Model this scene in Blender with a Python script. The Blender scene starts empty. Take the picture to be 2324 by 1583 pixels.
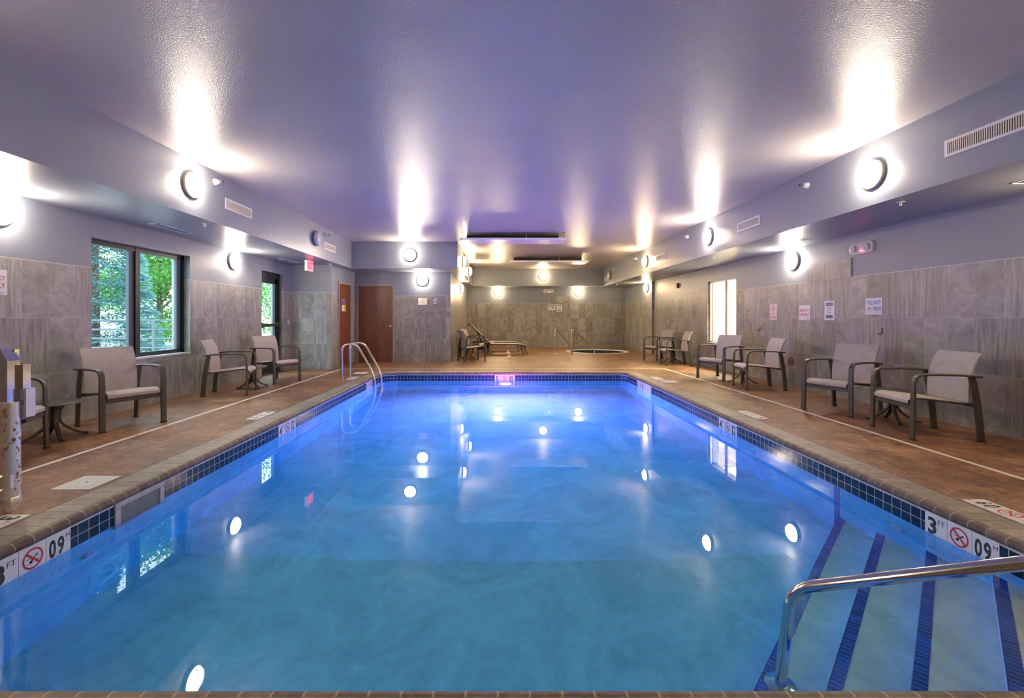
import bpy, math, random
from mathutils import Vector, Matrix
from mathutils.geometry import tessellate_polygon
random.seed(7)
PI = math.pi
R = math.radians
SC = bpy.context.scene
COL = SC.collection

# ------------------------------------------------------------------ camera, world, exposure
H = 1.24
cam = bpy.data.objects.new('camera', bpy.data.cameras.new('camera')); COL.objects.link(cam)
cam.data.sensor_width = 36; cam.data.lens = 36 * 1033 / 2324
cam.data.shift_x = 28 / 2324; cam.data.shift_y = -70.5 / 2324
cam.data.clip_start = 0.05; cam.data.clip_end = 300
cam.location = (0, 0, H); cam.rotation_euler = (PI / 2, 0, 0)
SC.camera = cam
SC.view_settings.view_transform = 'Standard'
SC.view_settings.look = 'None'
SC.view_settings.gamma = 1
SC.view_settings.use_curve_mapping = False
SC.view_settings.exposure = 2.3
cy = SC.cycles
cy.use_denoising = True
cy.max_bounces = 9; cy.diffuse_bounces = 4; cy.glossy_bounces = 5
cy.transmission_bounces = 6; cy.transparent_max_bounces = 12
cy.caustics_reflective = False; cy.caustics_refractive = True
cy.sample_clamp_indirect = 4.0; cy.sample_clamp_direct = 0
cy.blur_glossy = 0.5

LAMP = 40.0          # radiance of a lit lens
LAMP_COL = (1.0, 0.83, 0.65)
WARM_COL = (1.0, 0.72, 0.40)
POOL_LAMP = 1400.0
POOL_COL = (1.0, 0.15, 0.66)
SKY = 2.0

w = bpy.data.worlds.new('world'); SC.world = w; w.use_nodes = True
wn = w.node_tree
bg = wn.nodes['Background']
bg.inputs[0].default_value = (0.74, 0.90, 1.0, 1); bg.inputs[1].default_value = SKY

# ------------------------------------------------------------------ materials
class NT:
    def __init__(s, name):
        s.m = bpy.data.materials.new(name); s.m.use_nodes = True
        s.t = s.m.node_tree; s.t.nodes.clear()
        s.out = s.n('ShaderNodeOutputMaterial')
    def n(s, typ, **kw):
        nd = s.t.nodes.new(typ)
        for k, v in kw.items(): setattr(nd, k, v)
        return nd
    def link(s, a, b): s.t.links.new(a, b)
    def val(s, sock, v):
        if isinstance(v, bpy.types.NodeSocket): s.link(v, sock)
        elif isinstance(v, (tuple, list)) and len(v) == 3 and sock.type == 'RGBA': sock.default_value = (*v, 1)
        else: sock.default_value = v
    def math(s, op, a, b=None, c=None):
        nd = s.n('ShaderNodeMath', operation=op)
        s.val(nd.inputs[0], a)
        if b is not None: s.val(nd.inputs[1], b)
        if c is not None: s.val(nd.inputs[2], c)
        return nd.outputs[0]
    def mix(s, f, a, b):
        nd = s.n('ShaderNodeMix', data_type='RGBA')
        s.val(nd.inputs[0], f); s.val(nd.inputs[6], a); s.val(nd.inputs[7], b)
        return nd.outputs[2]
    def xyz(s, x, y, z=0.0):
        nd = s.n('ShaderNodeCombineXYZ')
        s.val(nd.inputs[0], x); s.val(nd.inputs[1], y); s.val(nd.inputs[2], z)
        return nd.outputs[0]
    def sep(s, v):
        nd = s.n('ShaderNodeSeparateXYZ'); s.link(v, nd.inputs[0]); return nd.outputs
    def noise(s, vec, scale=5, detail=4, rough=0.5, dist=0.0):
        nd = s.n('ShaderNodeTexNoise'); s.link(vec, nd.inputs['Vector'])
        nd.inputs['Scale'].default_value = scale; nd.inputs['Detail'].default_value = detail
        nd.inputs['Roughness'].default_value = rough; nd.inputs['Distortion'].default_value = dist
        return nd.outputs[0]
    def ramp(s, f, stops):
        nd = s.n('ShaderNodeValToRGB'); s.link(f, nd.inputs[0])
        e = nd.color_ramp.elements
        while len(e) < len(stops): e.new(0.5)
        for el, (p, c) in zip(e, stops): el.position = p; el.color = (*c, 1) if len(c) == 3 else c
        return nd.outputs[0]
    def geo(s): return s.n('ShaderNodeNewGeometry')
    def obj(s): return s.n('ShaderNodeTexCoord').outputs['Object']
    def uv(s): return s.n('ShaderNodeTexCoord').outputs['UV']
    def bump(s, h, strength=0.3, dist=0.01):
        nd = s.n('ShaderNodeBump'); s.link(h, nd.inputs['Height'])
        nd.inputs['Strength'].default_value = strength; nd.inputs['Distance'].default_value = dist
        return nd.outputs[0]
    def principled(s, col, rough=0.5, metal=0.0, normal=None, spec=0.5, **kw):
        p = s.n('ShaderNodeBsdfPrincipled')
        s.val(p.inputs['Base Color'], col); s.val(p.inputs['Roughness'], rough); s.val(p.inputs['Metallic'], metal)
        p.inputs['Specular IOR Level'].default_value = spec
        if normal is not None: s.link(normal, p.inputs['Normal'])
        for k, v in kw.items(): s.val(p.inputs[k], v)
        return p.outputs[0]
    def done(s, shader): s.link(shader, s.out.inputs[0]); return s.m

def simple(name, col, rough=0.5, metal=0.0, var=0.12, scale=30.0, bump=0.0, spec=0.5):
    t = NT(name); o = t.obj()
    f = t.noise(o, scale, 3)
    lo = tuple(c * (1 - var) for c in col); hi = tuple(min(1, c * (1 + var)) for c in col)
    c = t.ramp(f, [(0.3, lo), (0.7, hi)])
    nrm = t.bump(t.noise(o, scale * 6, 2), bump, 0.002) if bump else None
    return t.done(t.principled(c, rough, metal, nrm, spec))

def emit(name, col, strength):
    t = NT(name); e = t.n('ShaderNodeEmission')
    e.inputs[0].default_value = (*col, 1); e.inputs[1].default_value = strength
    return t.done(e.outputs[0])

WALL_PAINT = (0.235, 0.262, 0.310)
CEIL_PAINT = (0.50, 0.47, 0.455)
TILE_TOP = 1.86

def wall_material(tile_top=TILE_TOP, name='tiled and painted wall'):
    t = NT(name); g = t.geo(); x, y, z = t.sep(g.outputs['Position'])
    nx, ny, nz = t.sep(g.outputs['True Normal'])
    side = t.math('GREATER_THAN', t.math('ABSOLUTE', nx), 0.5)
    u = t.math('ADD', t.math('MULTIPLY', side, y), t.math('MULTIPLY', t.math('SUBTRACT', 1.0, side), x))
    cu = t.math('DIVIDE', u, 0.30); cv = t.math('DIVIDE', t.math('ADD', z, 0.0), 0.62)
    fu = t.math('FRACT', cu); fv = t.math('FRACT', cv); iu = t.math('FLOOR', cu); iv = t.math('FLOOR', cv)
    du = t.math('MULTIPLY', t.math('MINIMUM', fu, t.math('SUBTRACT', 1.0, fu)), 0.30)
    dv = t.math('MULTIPLY', t.math('MINIMUM', fv, t.math('SUBTRACT', 1.0, fv)), 0.62)
    gu = t.math('LESS_THAN', du, 0.0020); gv = t.math('LESS_THAN', dv, 0.0026)
    wn_ = t.n('ShaderNodeTexWhiteNoise', noise_dimensions='3D')
    t.link(t.xyz(iu, iv, side), wn_.inputs['Vector'])
    rnd = wn_.outputs['Value']; rr = t.sep(wn_.outputs['Color'])
    off = t.math('MULTIPLY', rnd, 60.0)
    streak = t.noise(t.xyz(t.math('ADD', t.math('MULTIPLY', u, 13.0), off), t.math('ADD', t.math('MULTIPLY', z, 0.9), off), 0.0), 1.6, 5, 0.65, 1.1)
    mottle = t.noise(t.xyz(t.math('ADD', u, off), z, off), 4.5, 10, 0.72, 0.5)
    vein = t.noise(t.xyz(t.math('ADD', u, off), t.math('ADD', z, off), 3.0), 2.0, 4, 0.5, 2.5)
    veinm = t.math('LESS_THAN', t.math('ABSOLUTE', t.math('SUBTRACT', vein, 0.5)), 0.006)
    kind = t.math('GREATER_THAN', rr[0], 0.58)
    f = t.math('ADD', t.math('MULTIPLY', kind, streak), t.math('MULTIPLY', t.math('SUBTRACT', 1.0, kind), mottle))
    c = t.ramp(f, [(0.32, (0.178, 0.170, 0.157)), (0.5, (0.292, 0.281, 0.264)), (0.66, (0.41, 0.398, 0.378))])
    c = t.mix(t.math('MULTIPLY', veinm, t.math('MULTIPLY', t.math('SUBTRACT', 1.0, kind), 0.35)), c, (0.5, 0.47, 0.44))
    br = t.math('ADD', 0.80, t.math('MULTIPLY', rr[1], 0.36))
    hsv = t.n('ShaderNodeHueSaturation'); t.link(c, hsv.inputs['Color']); t.link(br, hsv.inputs['Value'])
    c = hsv.outputs[0]
    c = t.mix(t.math('MULTIPLY', gu, 0.75), c, (0.46, 0.44, 0.42)); c = t.mix(t.math('MULTIPLY', gv, 0.75), c, (0.55, 0.53, 0.50))
    up = t.math('GREATER_THAN', z, tile_top)
    trim = t.math('LESS_THAN', t.math('ABSOLUTE', t.math('SUBTRACT', z, tile_top)), 0.005)
    c = t.mix(up, c, WALL_PAINT); c = t.mix(trim, c, (0.5, 0.49, 0.48))
    peel = t.noise(g.outputs['Position'], 160, 2)
    h = t.math('MULTIPLY', peel, t.math('MULTIPLY', up, 1.0))
    rough = t.math('ADD', 0.36, t.math('MULTIPLY', up, 0.0))
    return t.done(t.principled(c, rough, 0, t.bump(h, 0.25, 0.004), 0.5))

def paint_material(name, col, rough, bs=0.3, scale=160, spec=0.55):
    t = NT(name); g = t.geo(); p = g.outputs['Position']
    c = t.ramp(t.noise(p, 1.5, 5), [(0.3, tuple(q * 0.95 for q in col)), (0.7, tuple(q * 1.05 for q in col))])
    h = t.noise(p, scale, 3)
    return t.done(t.principled(c, rough, 0, t.bump(h, bs, 0.004), spec))

M = {}
M['wall'] = wall_material()
M['tile_panel'] = wall_material(9.0, 'wall tile')
M['soffit'] = paint_material('soffit paint', WALL_PAINT, 0.33, 0.25)
M['ceiling'] = paint_material('ceiling paint', CEIL_PAINT, 0.30, 0.9, 90, 0.4)
M['door_frame'] = simple('door frame enamel', (0.34, 0.29, 0.24), 0.4)
M['rail_grey'] = simple('weathered grey rail', (0.075, 0.095, 0.11), 0.5)
M['white'] = simple('white enamel', (0.72, 0.72, 0.74), 0.4, var=0.04)
M['white_plastic'] = simple('white plastic', (0.78, 0.75, 0.78), 0.35, var=0.03)
M['paper'] = simple('sign paper', (0.74, 0.71, 0.77), 0.35, var=0.02)
M['black'] = simple('black paint', (0.015, 0.016, 0.018), 0.4)
M['dark_alu'] = simple('dark bronze aluminium', (0.018, 0.024, 0.028), 0.35, 0.3)
M['grey_alu'] = simple('grey aluminium', (0.16, 0.20, 0.25), 0.35, 0.3)
M['bronze'] = simple('bronze powder coat', (0.068, 0.058, 0.050), 0.42, 0.2, bump=0.1)
M['steel'] = simple('polished steel', (0.66, 0.62, 0.58), 0.13, 1.0, var=0.05)
M['brushed'] = simple('brushed steel', (0.62, 0.58, 0.55), 0.27, 1.0, var=0.1)
M['tape'] = simple('white line paint', (0.66, 0.62, 0.56), 0.5, var=0.08, scale=60)
M['red'] = simple('red print', (0.50, 0.03, 0.04), 0.5)
M['blue_print'] = simple('blue print', (0.03, 0.22, 0.55), 0.5)
M['navy_print'] = simple('dark blue print', (0.04, 0.12, 0.22), 0.5)
M['grey_print'] = simple('grey print', (0.28, 0.28, 0.36), 0.5)
M['ink'] = simple('black print', (0.02, 0.025, 0.03), 0.45)
M['yellow'] = simple('yellow print', (0.75, 0.55, 0.03), 0.5)
M['lime'] = simple('red casing', (0.25, 0.01, 0.012), 0.4)
M['rubber'] = simple('black rubber', (0.012, 0.012, 0.012), 0.6)
M['trunk'] = simple('bark', (0.09, 0.07, 0.055), 0.9, var=0.4, scale=8)
M['pavement'] = simple('pale pavement', (0.30, 0.30, 0.29), 0.8, var=0.1, scale=2)
M['brown_cap'] = simple('brown cap', (0.14, 0.075, 0.04), 0.5, var=0.3)
M['lens_off'] = simple('frosted lens', (0.62, 0.60, 0.62), 0.25, var=0.03)
M['room_white'] = simple('cream wall', (0.8, 0.74, 0.62), 0.7, var=0.03)
M['skim_frame'] = simple('stained metal frame', (0.46, 0.42, 0.38), 0.4)
M['lens_on'] = emit('lit frosted lens', LAMP_COL, LAMP)
M['weir'] = simple('grey skimmer flap', (0.17, 0.165, 0.15), 0.4)
M['pool_lens'] = emit('lit pool lens', POOL_COL, POOL_LAMP)
M['exit_red'] = emit('lit red letters', (1.0, 0.015, 0.05), 1.3)
M['red_led'] = emit('red indicator', (1.0, 0.06, 0.10), 14.0)
M['lens_warm'] = emit('lit warm frosted lens', WARM_COL, LAMP)
M['lamp_ring'] = simple('tan lamp ring', (0.50, 0.42, 0.34), 0.4)
M['room_lamp'] = emit('lit ceiling panel', (1.0, 0.80, 0.52), 22.0)

def sling_material():
    t = NT('woven sling fabric'); o = t.obj()
    wv = t.n('ShaderNodeTexWave', wave_type='BANDS', bands_direction='X'); t.link(o, wv.inputs['Vector']); wv.inputs['Scale'].default_value = 90
    wz = t.n('ShaderNodeTexWave', wave_type='BANDS', bands_direction='Z'); t.link(o, wz.inputs['Vector']); wz.inputs['Scale'].default_value = 90
    f = t.math('MULTIPLY', t.math('ADD', wv.outputs['Fac'], wz.outputs['Fac']), 0.5)
    f = t.math('ADD', t.math('MULTIPLY', f, 0.4), t.math('MULTIPLY', t.noise(o, 12, 3), 0.6))
    c = t.ramp(f, [(0.3, (0.40, 0.36, 0.33)), (0.7, (0.50, 0.455, 0.42))])
    return t.done(t.principled(c, 0.7, 0, None, 0.3))
M['sling'] = sling_material()

def wood_material():
    t = NT('cherry veneer'); o = t.obj(); x, y, z = t.sep(o)
    v = t.xyz(t.math('MULTIPLY', x, 14.0), t.math('MULTIPLY', y, 0.7), t.math('MULTIPLY', z, 14.0))
    f = t.noise(v, 2.2, 6, 0.6, 0.6)
    c = t.ramp(f, [(0.25, (0.095, 0.027, 0.014)), (0.55, (0.19, 0.060, 0.030)), (0.8, (0.27, 0.105, 0.055))])
    return t.done(t.principled(c, 0.35, 0, None, 0.5))
M['wood'] = wood_material()

def line_mask(t, v, at, half):
    return t.math('LESS_THAN', t.math('ABSOLUTE', t.math('SUBTRACT', v, at)), half)

def deck_material():
    t = NT('stamped brown concrete'); g = t.geo(); p = g.outputs['Position']; x, y, z = t.sep(p)
    n1 = t.noise(p, 1.3, 6, 0.6, 0.8); n2 = t.noise(p, 7.0, 8, 0.72, 1.4); n3 = t.noise(p, 42, 4, 0.7)
    f = t.math('ADD', t.math('MULTIPLY', n1, 0.30), t.math('ADD', t.math('MULTIPLY', n2, 0.45), t.math('MULTIPLY', n3, 0.25)))
    c = t.ramp(f, [(0.42, (0.070, 0.029, 0.011)), (0.48, (0.175, 0.076, 0.028)), (0.54, (0.28, 0.135, 0.056)), (0.62, (0.44, 0.28, 0.17))])
    scuff = t.math('GREATER_THAN', t.noise(p, 9.0, 9, 0.8, 2.0), 0.60)
    c = t.mix(t.math('MULTIPLY', scuff, 0.35), c, (0.45, 0.38, 0.34))
    j = line_mask(t, y, 6.02, 0.004)
    for a in (2.2, 9.9):
        j = t.math('MAXIMUM', j, line_mask(t, y, a, 0.004))
    far = t.math('GREATER_THAN', y, 11.22)
    for a in (0.31, 2.74, -1.5):
        j = t.math('MAXIMUM', j, t.math('MULTIPLY', far, line_mask(t, x, a, 0.010)))
    c = t.mix(t.math('MULTIPLY', j, 0.8), c, (0.05, 0.03, 0.02))
    c = t.mix(t.math('MULTIPLY', line_mask(t, y, 14.4, 0.02), 0.5), c, (0.42, 0.33, 0.26))
    h = t.math('ADD', t.math('MULTIPLY', n2, 1.0), t.math('MULTIPLY', n3, 0.4))
    rough = t.math('ADD', 0.30, t.math('MULTIPLY', n2, 0.25))
    return t.done(t.principled(c, rough, 0, t.bump(h, 0.45, 0.02), 0.5))
M['deck'] = deck_material()

def coping_material():
    t = NT('brick coping'); u, v, _ = t.sep(t.uv()); p = t.geo().outputs['Position']
    cu = t.math('DIVIDE', u, 0.106); fu = t.math('FRACT', cu); iu = t.math('FLOOR', cu)
    g = t.math('LESS_THAN', fu, 0.075)
    wn_ = t.n('ShaderNodeTexWhiteNoise', noise_dimensions='1D'); t.link(iu, wn_.inputs['W'])
    n = t.noise(p, 22, 7, 0.7); n2 = t.noise(p, 5, 3)
    f = t.math('ADD', t.math('MULTIPLY', n, 0.65), t.math('ADD', t.math('MULTIPLY', wn_.outputs['Value'], 0.15), t.math('MULTIPLY', n2, 0.2)))
    c = t.ramp(f, [(0.3, (0.15, 0.115, 0.088)), (0.5, (0.245, 0.195, 0.15)), (0.7, (0.34, 0.285, 0.23))])
    c = t.ramp(f, [(0.3, (0.165, 0.14, 0.115)), (0.5, (0.265, 0.235, 0.20)), (0.7, (0.37, 0.335, 0.29))])
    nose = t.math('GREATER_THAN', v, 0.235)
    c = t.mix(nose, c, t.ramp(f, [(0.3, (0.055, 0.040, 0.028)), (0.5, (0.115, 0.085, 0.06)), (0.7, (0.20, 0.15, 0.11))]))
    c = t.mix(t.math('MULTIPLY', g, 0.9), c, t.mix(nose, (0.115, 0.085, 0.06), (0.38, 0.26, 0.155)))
    edge = t.math('LESS_THAN', v, 0.010)
    c = t.mix(edge, c, (0.04, 0.025, 0.02))
    h = t.math('SUBTRACT', n, t.math('MULTIPLY', g, 0.7))
    return t.done(t.principled(c, 0.45, 0, t.bump(h, 0.5, 0.006), 0.4))
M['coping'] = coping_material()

def band_material(name='navy pool tile', pitch=0.0762, navy=(0.004, 0.020, 0.058), grout=0.05, top_line=True):
    t = NT(name); u, v, _ = t.sep(t.uv())
    cu = t.math('DIVIDE', u, pitch); cv = t.math('DIVIDE', v, 0.0762)
    fu = t.math('FRACT', cu); fv = t.math('FRACT', cv)
    g = t.math('MAXIMUM', t.math('LESS_THAN', fu, grout * 0.0762 / pitch), t.math('LESS_THAN', fv, grout))
    g = t.math('MAXIMUM', g, t.math('LESS_THAN', v, 0.012))
    wn_ = t.n('ShaderNodeTexWhiteNoise', noise_dimensions='2D'); t.link(t.xyz(t.math('FLOOR', cu), t.math('FLOOR', cv)), wn_.inputs['Vector'])
    n = t.math('ADD', t.math('MULTIPLY', wn_.outputs['Value'], 0.6), t.math('MULTIPLY', t.noise(t.uv(), 60, 3), 0.4))
    c = t.ramp(n, [(0.1, tuple(q * 0.6 for q in navy)), (0.9, tuple(q * 1.5 for q in navy))])
    c = t.mix(g, c, (0.52, 0.48, 0.46))
    rough = t.math('ADD', 0.12, t.math('MULTIPLY', g, 0.5))
    return t.done(t.principled(c, rough, 0, None, 0.5))
M['band'] = band_material()
M['nosing'] = band_material('blue nosing tile', 0.032, (0.008, 0.075, 0.46), 0.03)

def plaster_material(name='pool plaster', tint=(1, 1, 1)):
    t = NT(name); p = t.geo().outputs['Position']
    f = t.math('ADD', t.math('MULTIPLY', t.noise(p, 1.7, 7, 0.65, 1.2), 0.7), t.math('MULTIPLY', t.noise(p, 14, 5, 0.7), 0.3))
    c = t.ramp(f, [(0.38, (0.56, 0.62, 0.63)), (0.62, (0.84, 0.87, 0.86))])
    c = t.mix(1.0, c, tint); c.node.blend_type = 'MULTIPLY'
    return t.done(t.principled(c, 0.7, 0, None, 0.2))
M['plaster'] = plaster_material()
M['blue_plaster'] = plaster_material('pale blue pool plaster', (0.36, 0.84, 0.97))
M['floor_plaster'] = plaster_material('pool floor plaster', (0.70, 0.90, 0.98))

def water_material():
    t = NT('pool water'); p = t.geo().outputs['Position']; x, y, z = t.sep(p)
    n = t.noise(t.xyz(x, t.math('MULTIPLY', y, 1.0), 0.0), 1.1, 3, 0.45, 0.3)
    b = t.bump(n, 0.10, 0.006)
    gl = t.n('ShaderNodeBsdfGlass'); gl.inputs['IOR'].default_value = 1.333; gl.inputs['Roughness'].default_value = 0.0
    gl.inputs['Color'].default_value = (1, 1, 1, 1); t.link(b, gl.inputs['Normal'])
    ab = t.n('ShaderNodeVolumeAbsorption'); ab.inputs['Color'].default_value = (0.06, 0.86, 0.955, 1); ab.inputs['Density'].default_value = 0.62
    t.link(ab.outputs[0], t.out.inputs['Volume'])
    return t.done(gl.outputs[0])
M['water'] = water_material()

def pane_material(name='window glass', tint=(1, 1, 1), refl=1.0):
    t = NT(name); lw = t.n('ShaderNodeLayerWeight'); lw.inputs[0].default_value = 0.5
    fr = t.math('ADD', 0.04, t.math('MULTIPLY', 0.96, t.math('POWER', lw.outputs['Facing'], 5.0)))
    tr = t.n('ShaderNodeBsdfTransparent'); tr.inputs[0].default_value = (*tint, 1)
    gl = t.n('ShaderNodeBsdfGlossy'); gl.inputs['Roughness'].default_value = 0.0
    mx = t.n('ShaderNodeMixShader'); t.link(t.math('MULTIPLY', fr, refl), mx.inputs[0]); t.link(tr.outputs[0], mx.inputs[1]); t.link(gl.outputs[0], mx.inputs[2])
    return t.done(mx.outputs[0])
M['pane'] = pane_material(tint=(0.88, 0.95, 0.96))
M['clear_cover'] = pane_material('clear cover', (0.96, 0.95, 0.96), 1.0)

def leaf_material(name, a, b):
    t = NT(name); f = t.noise(t.geo().outputs['Position'], 1.8, 5, 0.7)
    c = t.ramp(f, [(0.35, a), (0.65, b)])
    d = t.n('ShaderNodeBsdfDiffuse'); t.link(c, d.inputs[0])
    tl = t.n('ShaderNodeBsdfTranslucent'); t.link(c, tl.inputs[0])
    mx = t.n('ShaderNodeMixShader'); mx.inputs[0].default_value = 0.45; t.link(d.outputs[0], mx.inputs[1]); t.link(tl.outputs[0], mx.inputs[2])
    return t.done(mx.outputs[0])
M['leaf'] = leaf_material('maple leaves', (0.05, 0.20, 0.035), (0.20, 0.42, 0.12))
M['needle'] = leaf_material('blue spruce needles', (0.075, 0.19, 0.19), (0.28, 0.46, 0.47))

def table_top_material():
    t = NT('punched table top'); o = t.obj(); x, y, z = t.sep(o)
    v = t.n('ShaderNodeTexVoronoi', distance='CHEBYCHEV'); t.link(t.xyz(x, t.math('MULTIPLY', y, 1.6), 0.0), v.inputs['Vector']); v.inputs['Scale'].default_value = 30
    r2 = t.math('SQRT', t.math('ADD', t.math('MULTIPLY', x, x), t.math('MULTIPLY', y, y)))
    m = t.math('MULTIPLY', t.math('LESS_THAN', v.outputs['Distance'], 0.22), t.math('LESS_THAN', r2, 0.19))
    c = t.mix(m, (0.115, 0.10, 0.088), (0.02, 0.018, 0.016))
    return t.done(t.principled(c, 0.42, 0.2))
M['table_top'] = table_top_material()

def rusty_material():
    t = NT('rust spotted steel'); p = t.geo().outputs['Position']; x, y, z = t.sep(p)
    n = t.noise(p, 38, 5, 0.6); big = t.noise(t.xyz(t.math('MULTIPLY', x, 14.0), t.math('MULTIPLY', y, 14.0), t.math('MULTIPLY', z, 3.0)), 1.0, 3)
    m = t.math('MULTIPLY', t.math('GREATER_THAN', n, 0.56), t.math('GREATER_THAN', big, 0.48))
    c = t.mix(m, (0.72, 0.69, 0.66), (0.25, 0.10, 0.03))
    rough = t.math('ADD', 0.38, t.math('MULTIPLY', m, 0.5)); met = t.math('SUBTRACT', 1.0, m)
    return t.done(t.principled(c, rough, met))
M['rusty'] = rusty_material()

# ------------------------------------------------------------------ mesh builder
class MB:
    def __init__(s): s.v = []; s.f = []; s.uvs = None; s.T = Matrix.Identity(4)
    def add(s, vs, fs):
        o = len(s.v); s.v += [s.T @ Vector(q) for q in vs]; s.f += [tuple(i + o for i in f) for f in fs]
    def box(s, x0, x1, y0, y1, z0, z1):
        vs = [(x, y, z) for z in (z0, z1) for y in (y0, y1) for x in (x0, x1)]
        s.add(vs, [(0, 2, 3, 1), (4, 5, 7, 6), (0, 1, 5, 4), (2, 6, 7, 3), (0, 4, 6, 2), (1, 3, 7, 5)]); return s
    def prism(s, pts, z0, z1):
        n = len(pts); a = sum(pts[i][0] * pts[(i + 1) % n][1] - pts[(i + 1) % n][0] * pts[i][1] for i in range(n))
        if a < 0: pts = pts[::-1]
        vs = [(x, y, z0) for x, y in pts] + [(x, y, z1) for x, y in pts]
        tri = tessellate_polygon([[Vector((x, y, 0)) for x, y in pts]])
        fs = []
        for t in tri:
            q = [pts[i] for i in t]
            ar = (q[1][0] - q[0][0]) * (q[2][1] - q[0][1]) - (q[2][0] - q[0][0]) * (q[1][1] - q[0][1])
            t = tuple(t) if ar > 0 else tuple(t)[::-1]
            fs.append(tuple(i + n for i in t)); fs.append(t[::-1])
        fs += [(i, (i + 1) % n, (i + 1) % n + n, i + n) for i in range(n)]
        s.add(vs, fs); return s
    def sweep(s, path, prof, waxis=None, closed=False, caps=True):
        """prof: list of (a,b): a along the width axis, b along the in-plane normal"""
        P = [Vector(p) for p in path]; n = len(P); rings = []; prev = None
        for i in range(n):
            if closed: d = (P[(i + 1) % n] - P[i]).normalized() + (P[i] - P[i - 1]).normalized()
            elif i == 0: d = P[1] - P[0]
            elif i == n - 1: d = P[-1] - P[-2]
            else: d = (P[i + 1] - P[i]).normalized() + (P[i] - P[i - 1]).normalized()
            d.normalize()
            if waxis is not None: wv = Vector(waxis); wv = (wv - d * wv.dot(d)).normalized()
            else:
                if prev is None:
                    wv = Vector((0, 0, 1)) if abs(d.z) < 0.9 else Vector((1, 0, 0))
                else: wv = prev
                wv = (wv - d * wv.dot(d)).normalized()
            prev = wv; nv = d.cross(wv)
            k = 1.0
            if not closed and 0 < i < n - 1:
                c = (P[i + 1] - P[i]).normalized().dot((P[i] - P[i - 1]).normalized()); k = 1 / max(0.6, math.sqrt((1 + c) / 2))
            rings.append([P[i] + wv * a + nv * b * (k if waxis is not None else 1) for a, b in prof])
        m = len(prof); vs = [q for r in rings for q in r]; fs = []
        for i in range(n if closed else n - 1):
            for j in range(m):
                a, b = i * m + j, i * m + (j + 1) % m; i2 = (i + 1) % n
                fs.append((a, b, i2 * m + (j + 1) % m, i2 * m + j))
        if caps and not closed: fs += [tuple(range(m))[::-1], tuple(range((n - 1) * m, n * m))]
        s.add(vs, [f[::-1] for f in fs]); return s
    def ribbon(s, path, waxis, width, thick):
        w2, t2 = width / 2, thick / 2; c = min(w2, t2) * 0.5
        prof = [(-w2, -t2 + c), (-w2 + c, -t2), (w2 - c, -t2), (w2, -t2 + c), (w2, t2 - c), (w2 - c, t2), (-w2 + c, t2), (-w2, t2 - c)]
        return s.sweep(path, prof, waxis)
    def tube(s, path, r, n=10, closed=False):
        return s.sweep(path, [(r * math.cos(2 * PI * k / n), r * math.sin(2 * PI * k / n)) for k in range(n)], None, closed)
    def lathe(s, prof, n=24, c=(0, 0, 0)):
        """prof of (r, z), about local z"""
        vs = []; fs = []; m = len(prof)
        for k in range(n):
            a = 2 * PI * k / n
            for r, z in prof: vs.append((c[0] + r * math.cos(a), c[1] + r * math.sin(a), c[2] + z))
        for k in range(n):
            k2 = (k + 1) % n
            for i in range(m - 1): fs.append((k * m + i, k2 * m + i, k2 * m + i + 1, k * m + i + 1))
        if prof[0][0] > 1e-6: fs.append(tuple(k * m for k in range(n))[::-1])
        if prof[-1][0] > 1e-6: fs.append(tuple(k * m + m - 1 for k in range(n)))
        s.add(vs, fs); return s
    def ring(s, r0, r1, z0, z1, n=32, c=(0, 0)):
        vs = []; fs = []
        for k in range(n):
            a = 2 * PI * k / n; ca, sa = math.cos(a), math.sin(a)
            for r, z in ((r0, z0), (r1, z0), (r1, z1), (r0, z1)): vs.append((c[0] + r * ca, c[1] + r * sa, z))
        for k in range(n):
            k2 = (k + 1) % n
            for i in range(4): fs.append((k * 4 + i, k2 * 4 + i, k2 * 4 + (i + 1) % 4, k * 4 + (i + 1) % 4))
        s.add(vs, fs); return s
    def text(s, body, x0, x1, y0, y1, z=0.002, bold=0.0, depth=0.0006):
        cu = bpy.data.curves.new('t', 'FONT'); cu.body = body; cu.offset = bold; cu.resolution_u = 3
        o = bpy.data.objects.new('t', cu); COL.objects.link(o)
        me = bpy.data.meshes.new_from_object(o.evaluated_get(bpy.context.evaluated_depsgraph_get()))
        vs = [v.co.copy() for v in me.vertices]; fs = [tuple(p.vertices) for p in me.polygons]
        bpy.data.objects.remove(o); bpy.data.curves.remove(cu); bpy.data.meshes.remove(me)
        if not vs: return s
        ax, bx = min(v.x for v in vs), max(v.x for v in vs); ay, by = min(v.y for v in vs), max(v.y for v in vs)
        s.add([(x0 + (v.x - ax) / (bx - ax) * (x1 - x0), y0 + (v.y - ay) / (by - ay) * (y1 - y0), z) for v in vs], fs); return s
    def build(s, name, m, parent=None, smooth=True, angle=38):
        me = bpy.data.meshes.new(name); me.from_pydata([tuple(v) for v in s.v], [], s.f)
        if s.uvs:
            ul = me.uv_layers.new(name='UVMap'); k = 0
            for p in me.polygons:
                for li in p.loop_indices: ul.data[li].uv = s.uvs[k]; k += 1
        me.materials.append(M[m]); me.validate(); me.update()
        if smooth and len(me.polygons):
            me.polygons.foreach_set('use_smooth', [True] * len(me.polygons)); me.set_sharp_from_angle(angle=R(angle))
        o = bpy.data.objects.new(name, me); COL.objects.link(o)
        if parent is not None: o.parent = parent
        return o

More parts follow.
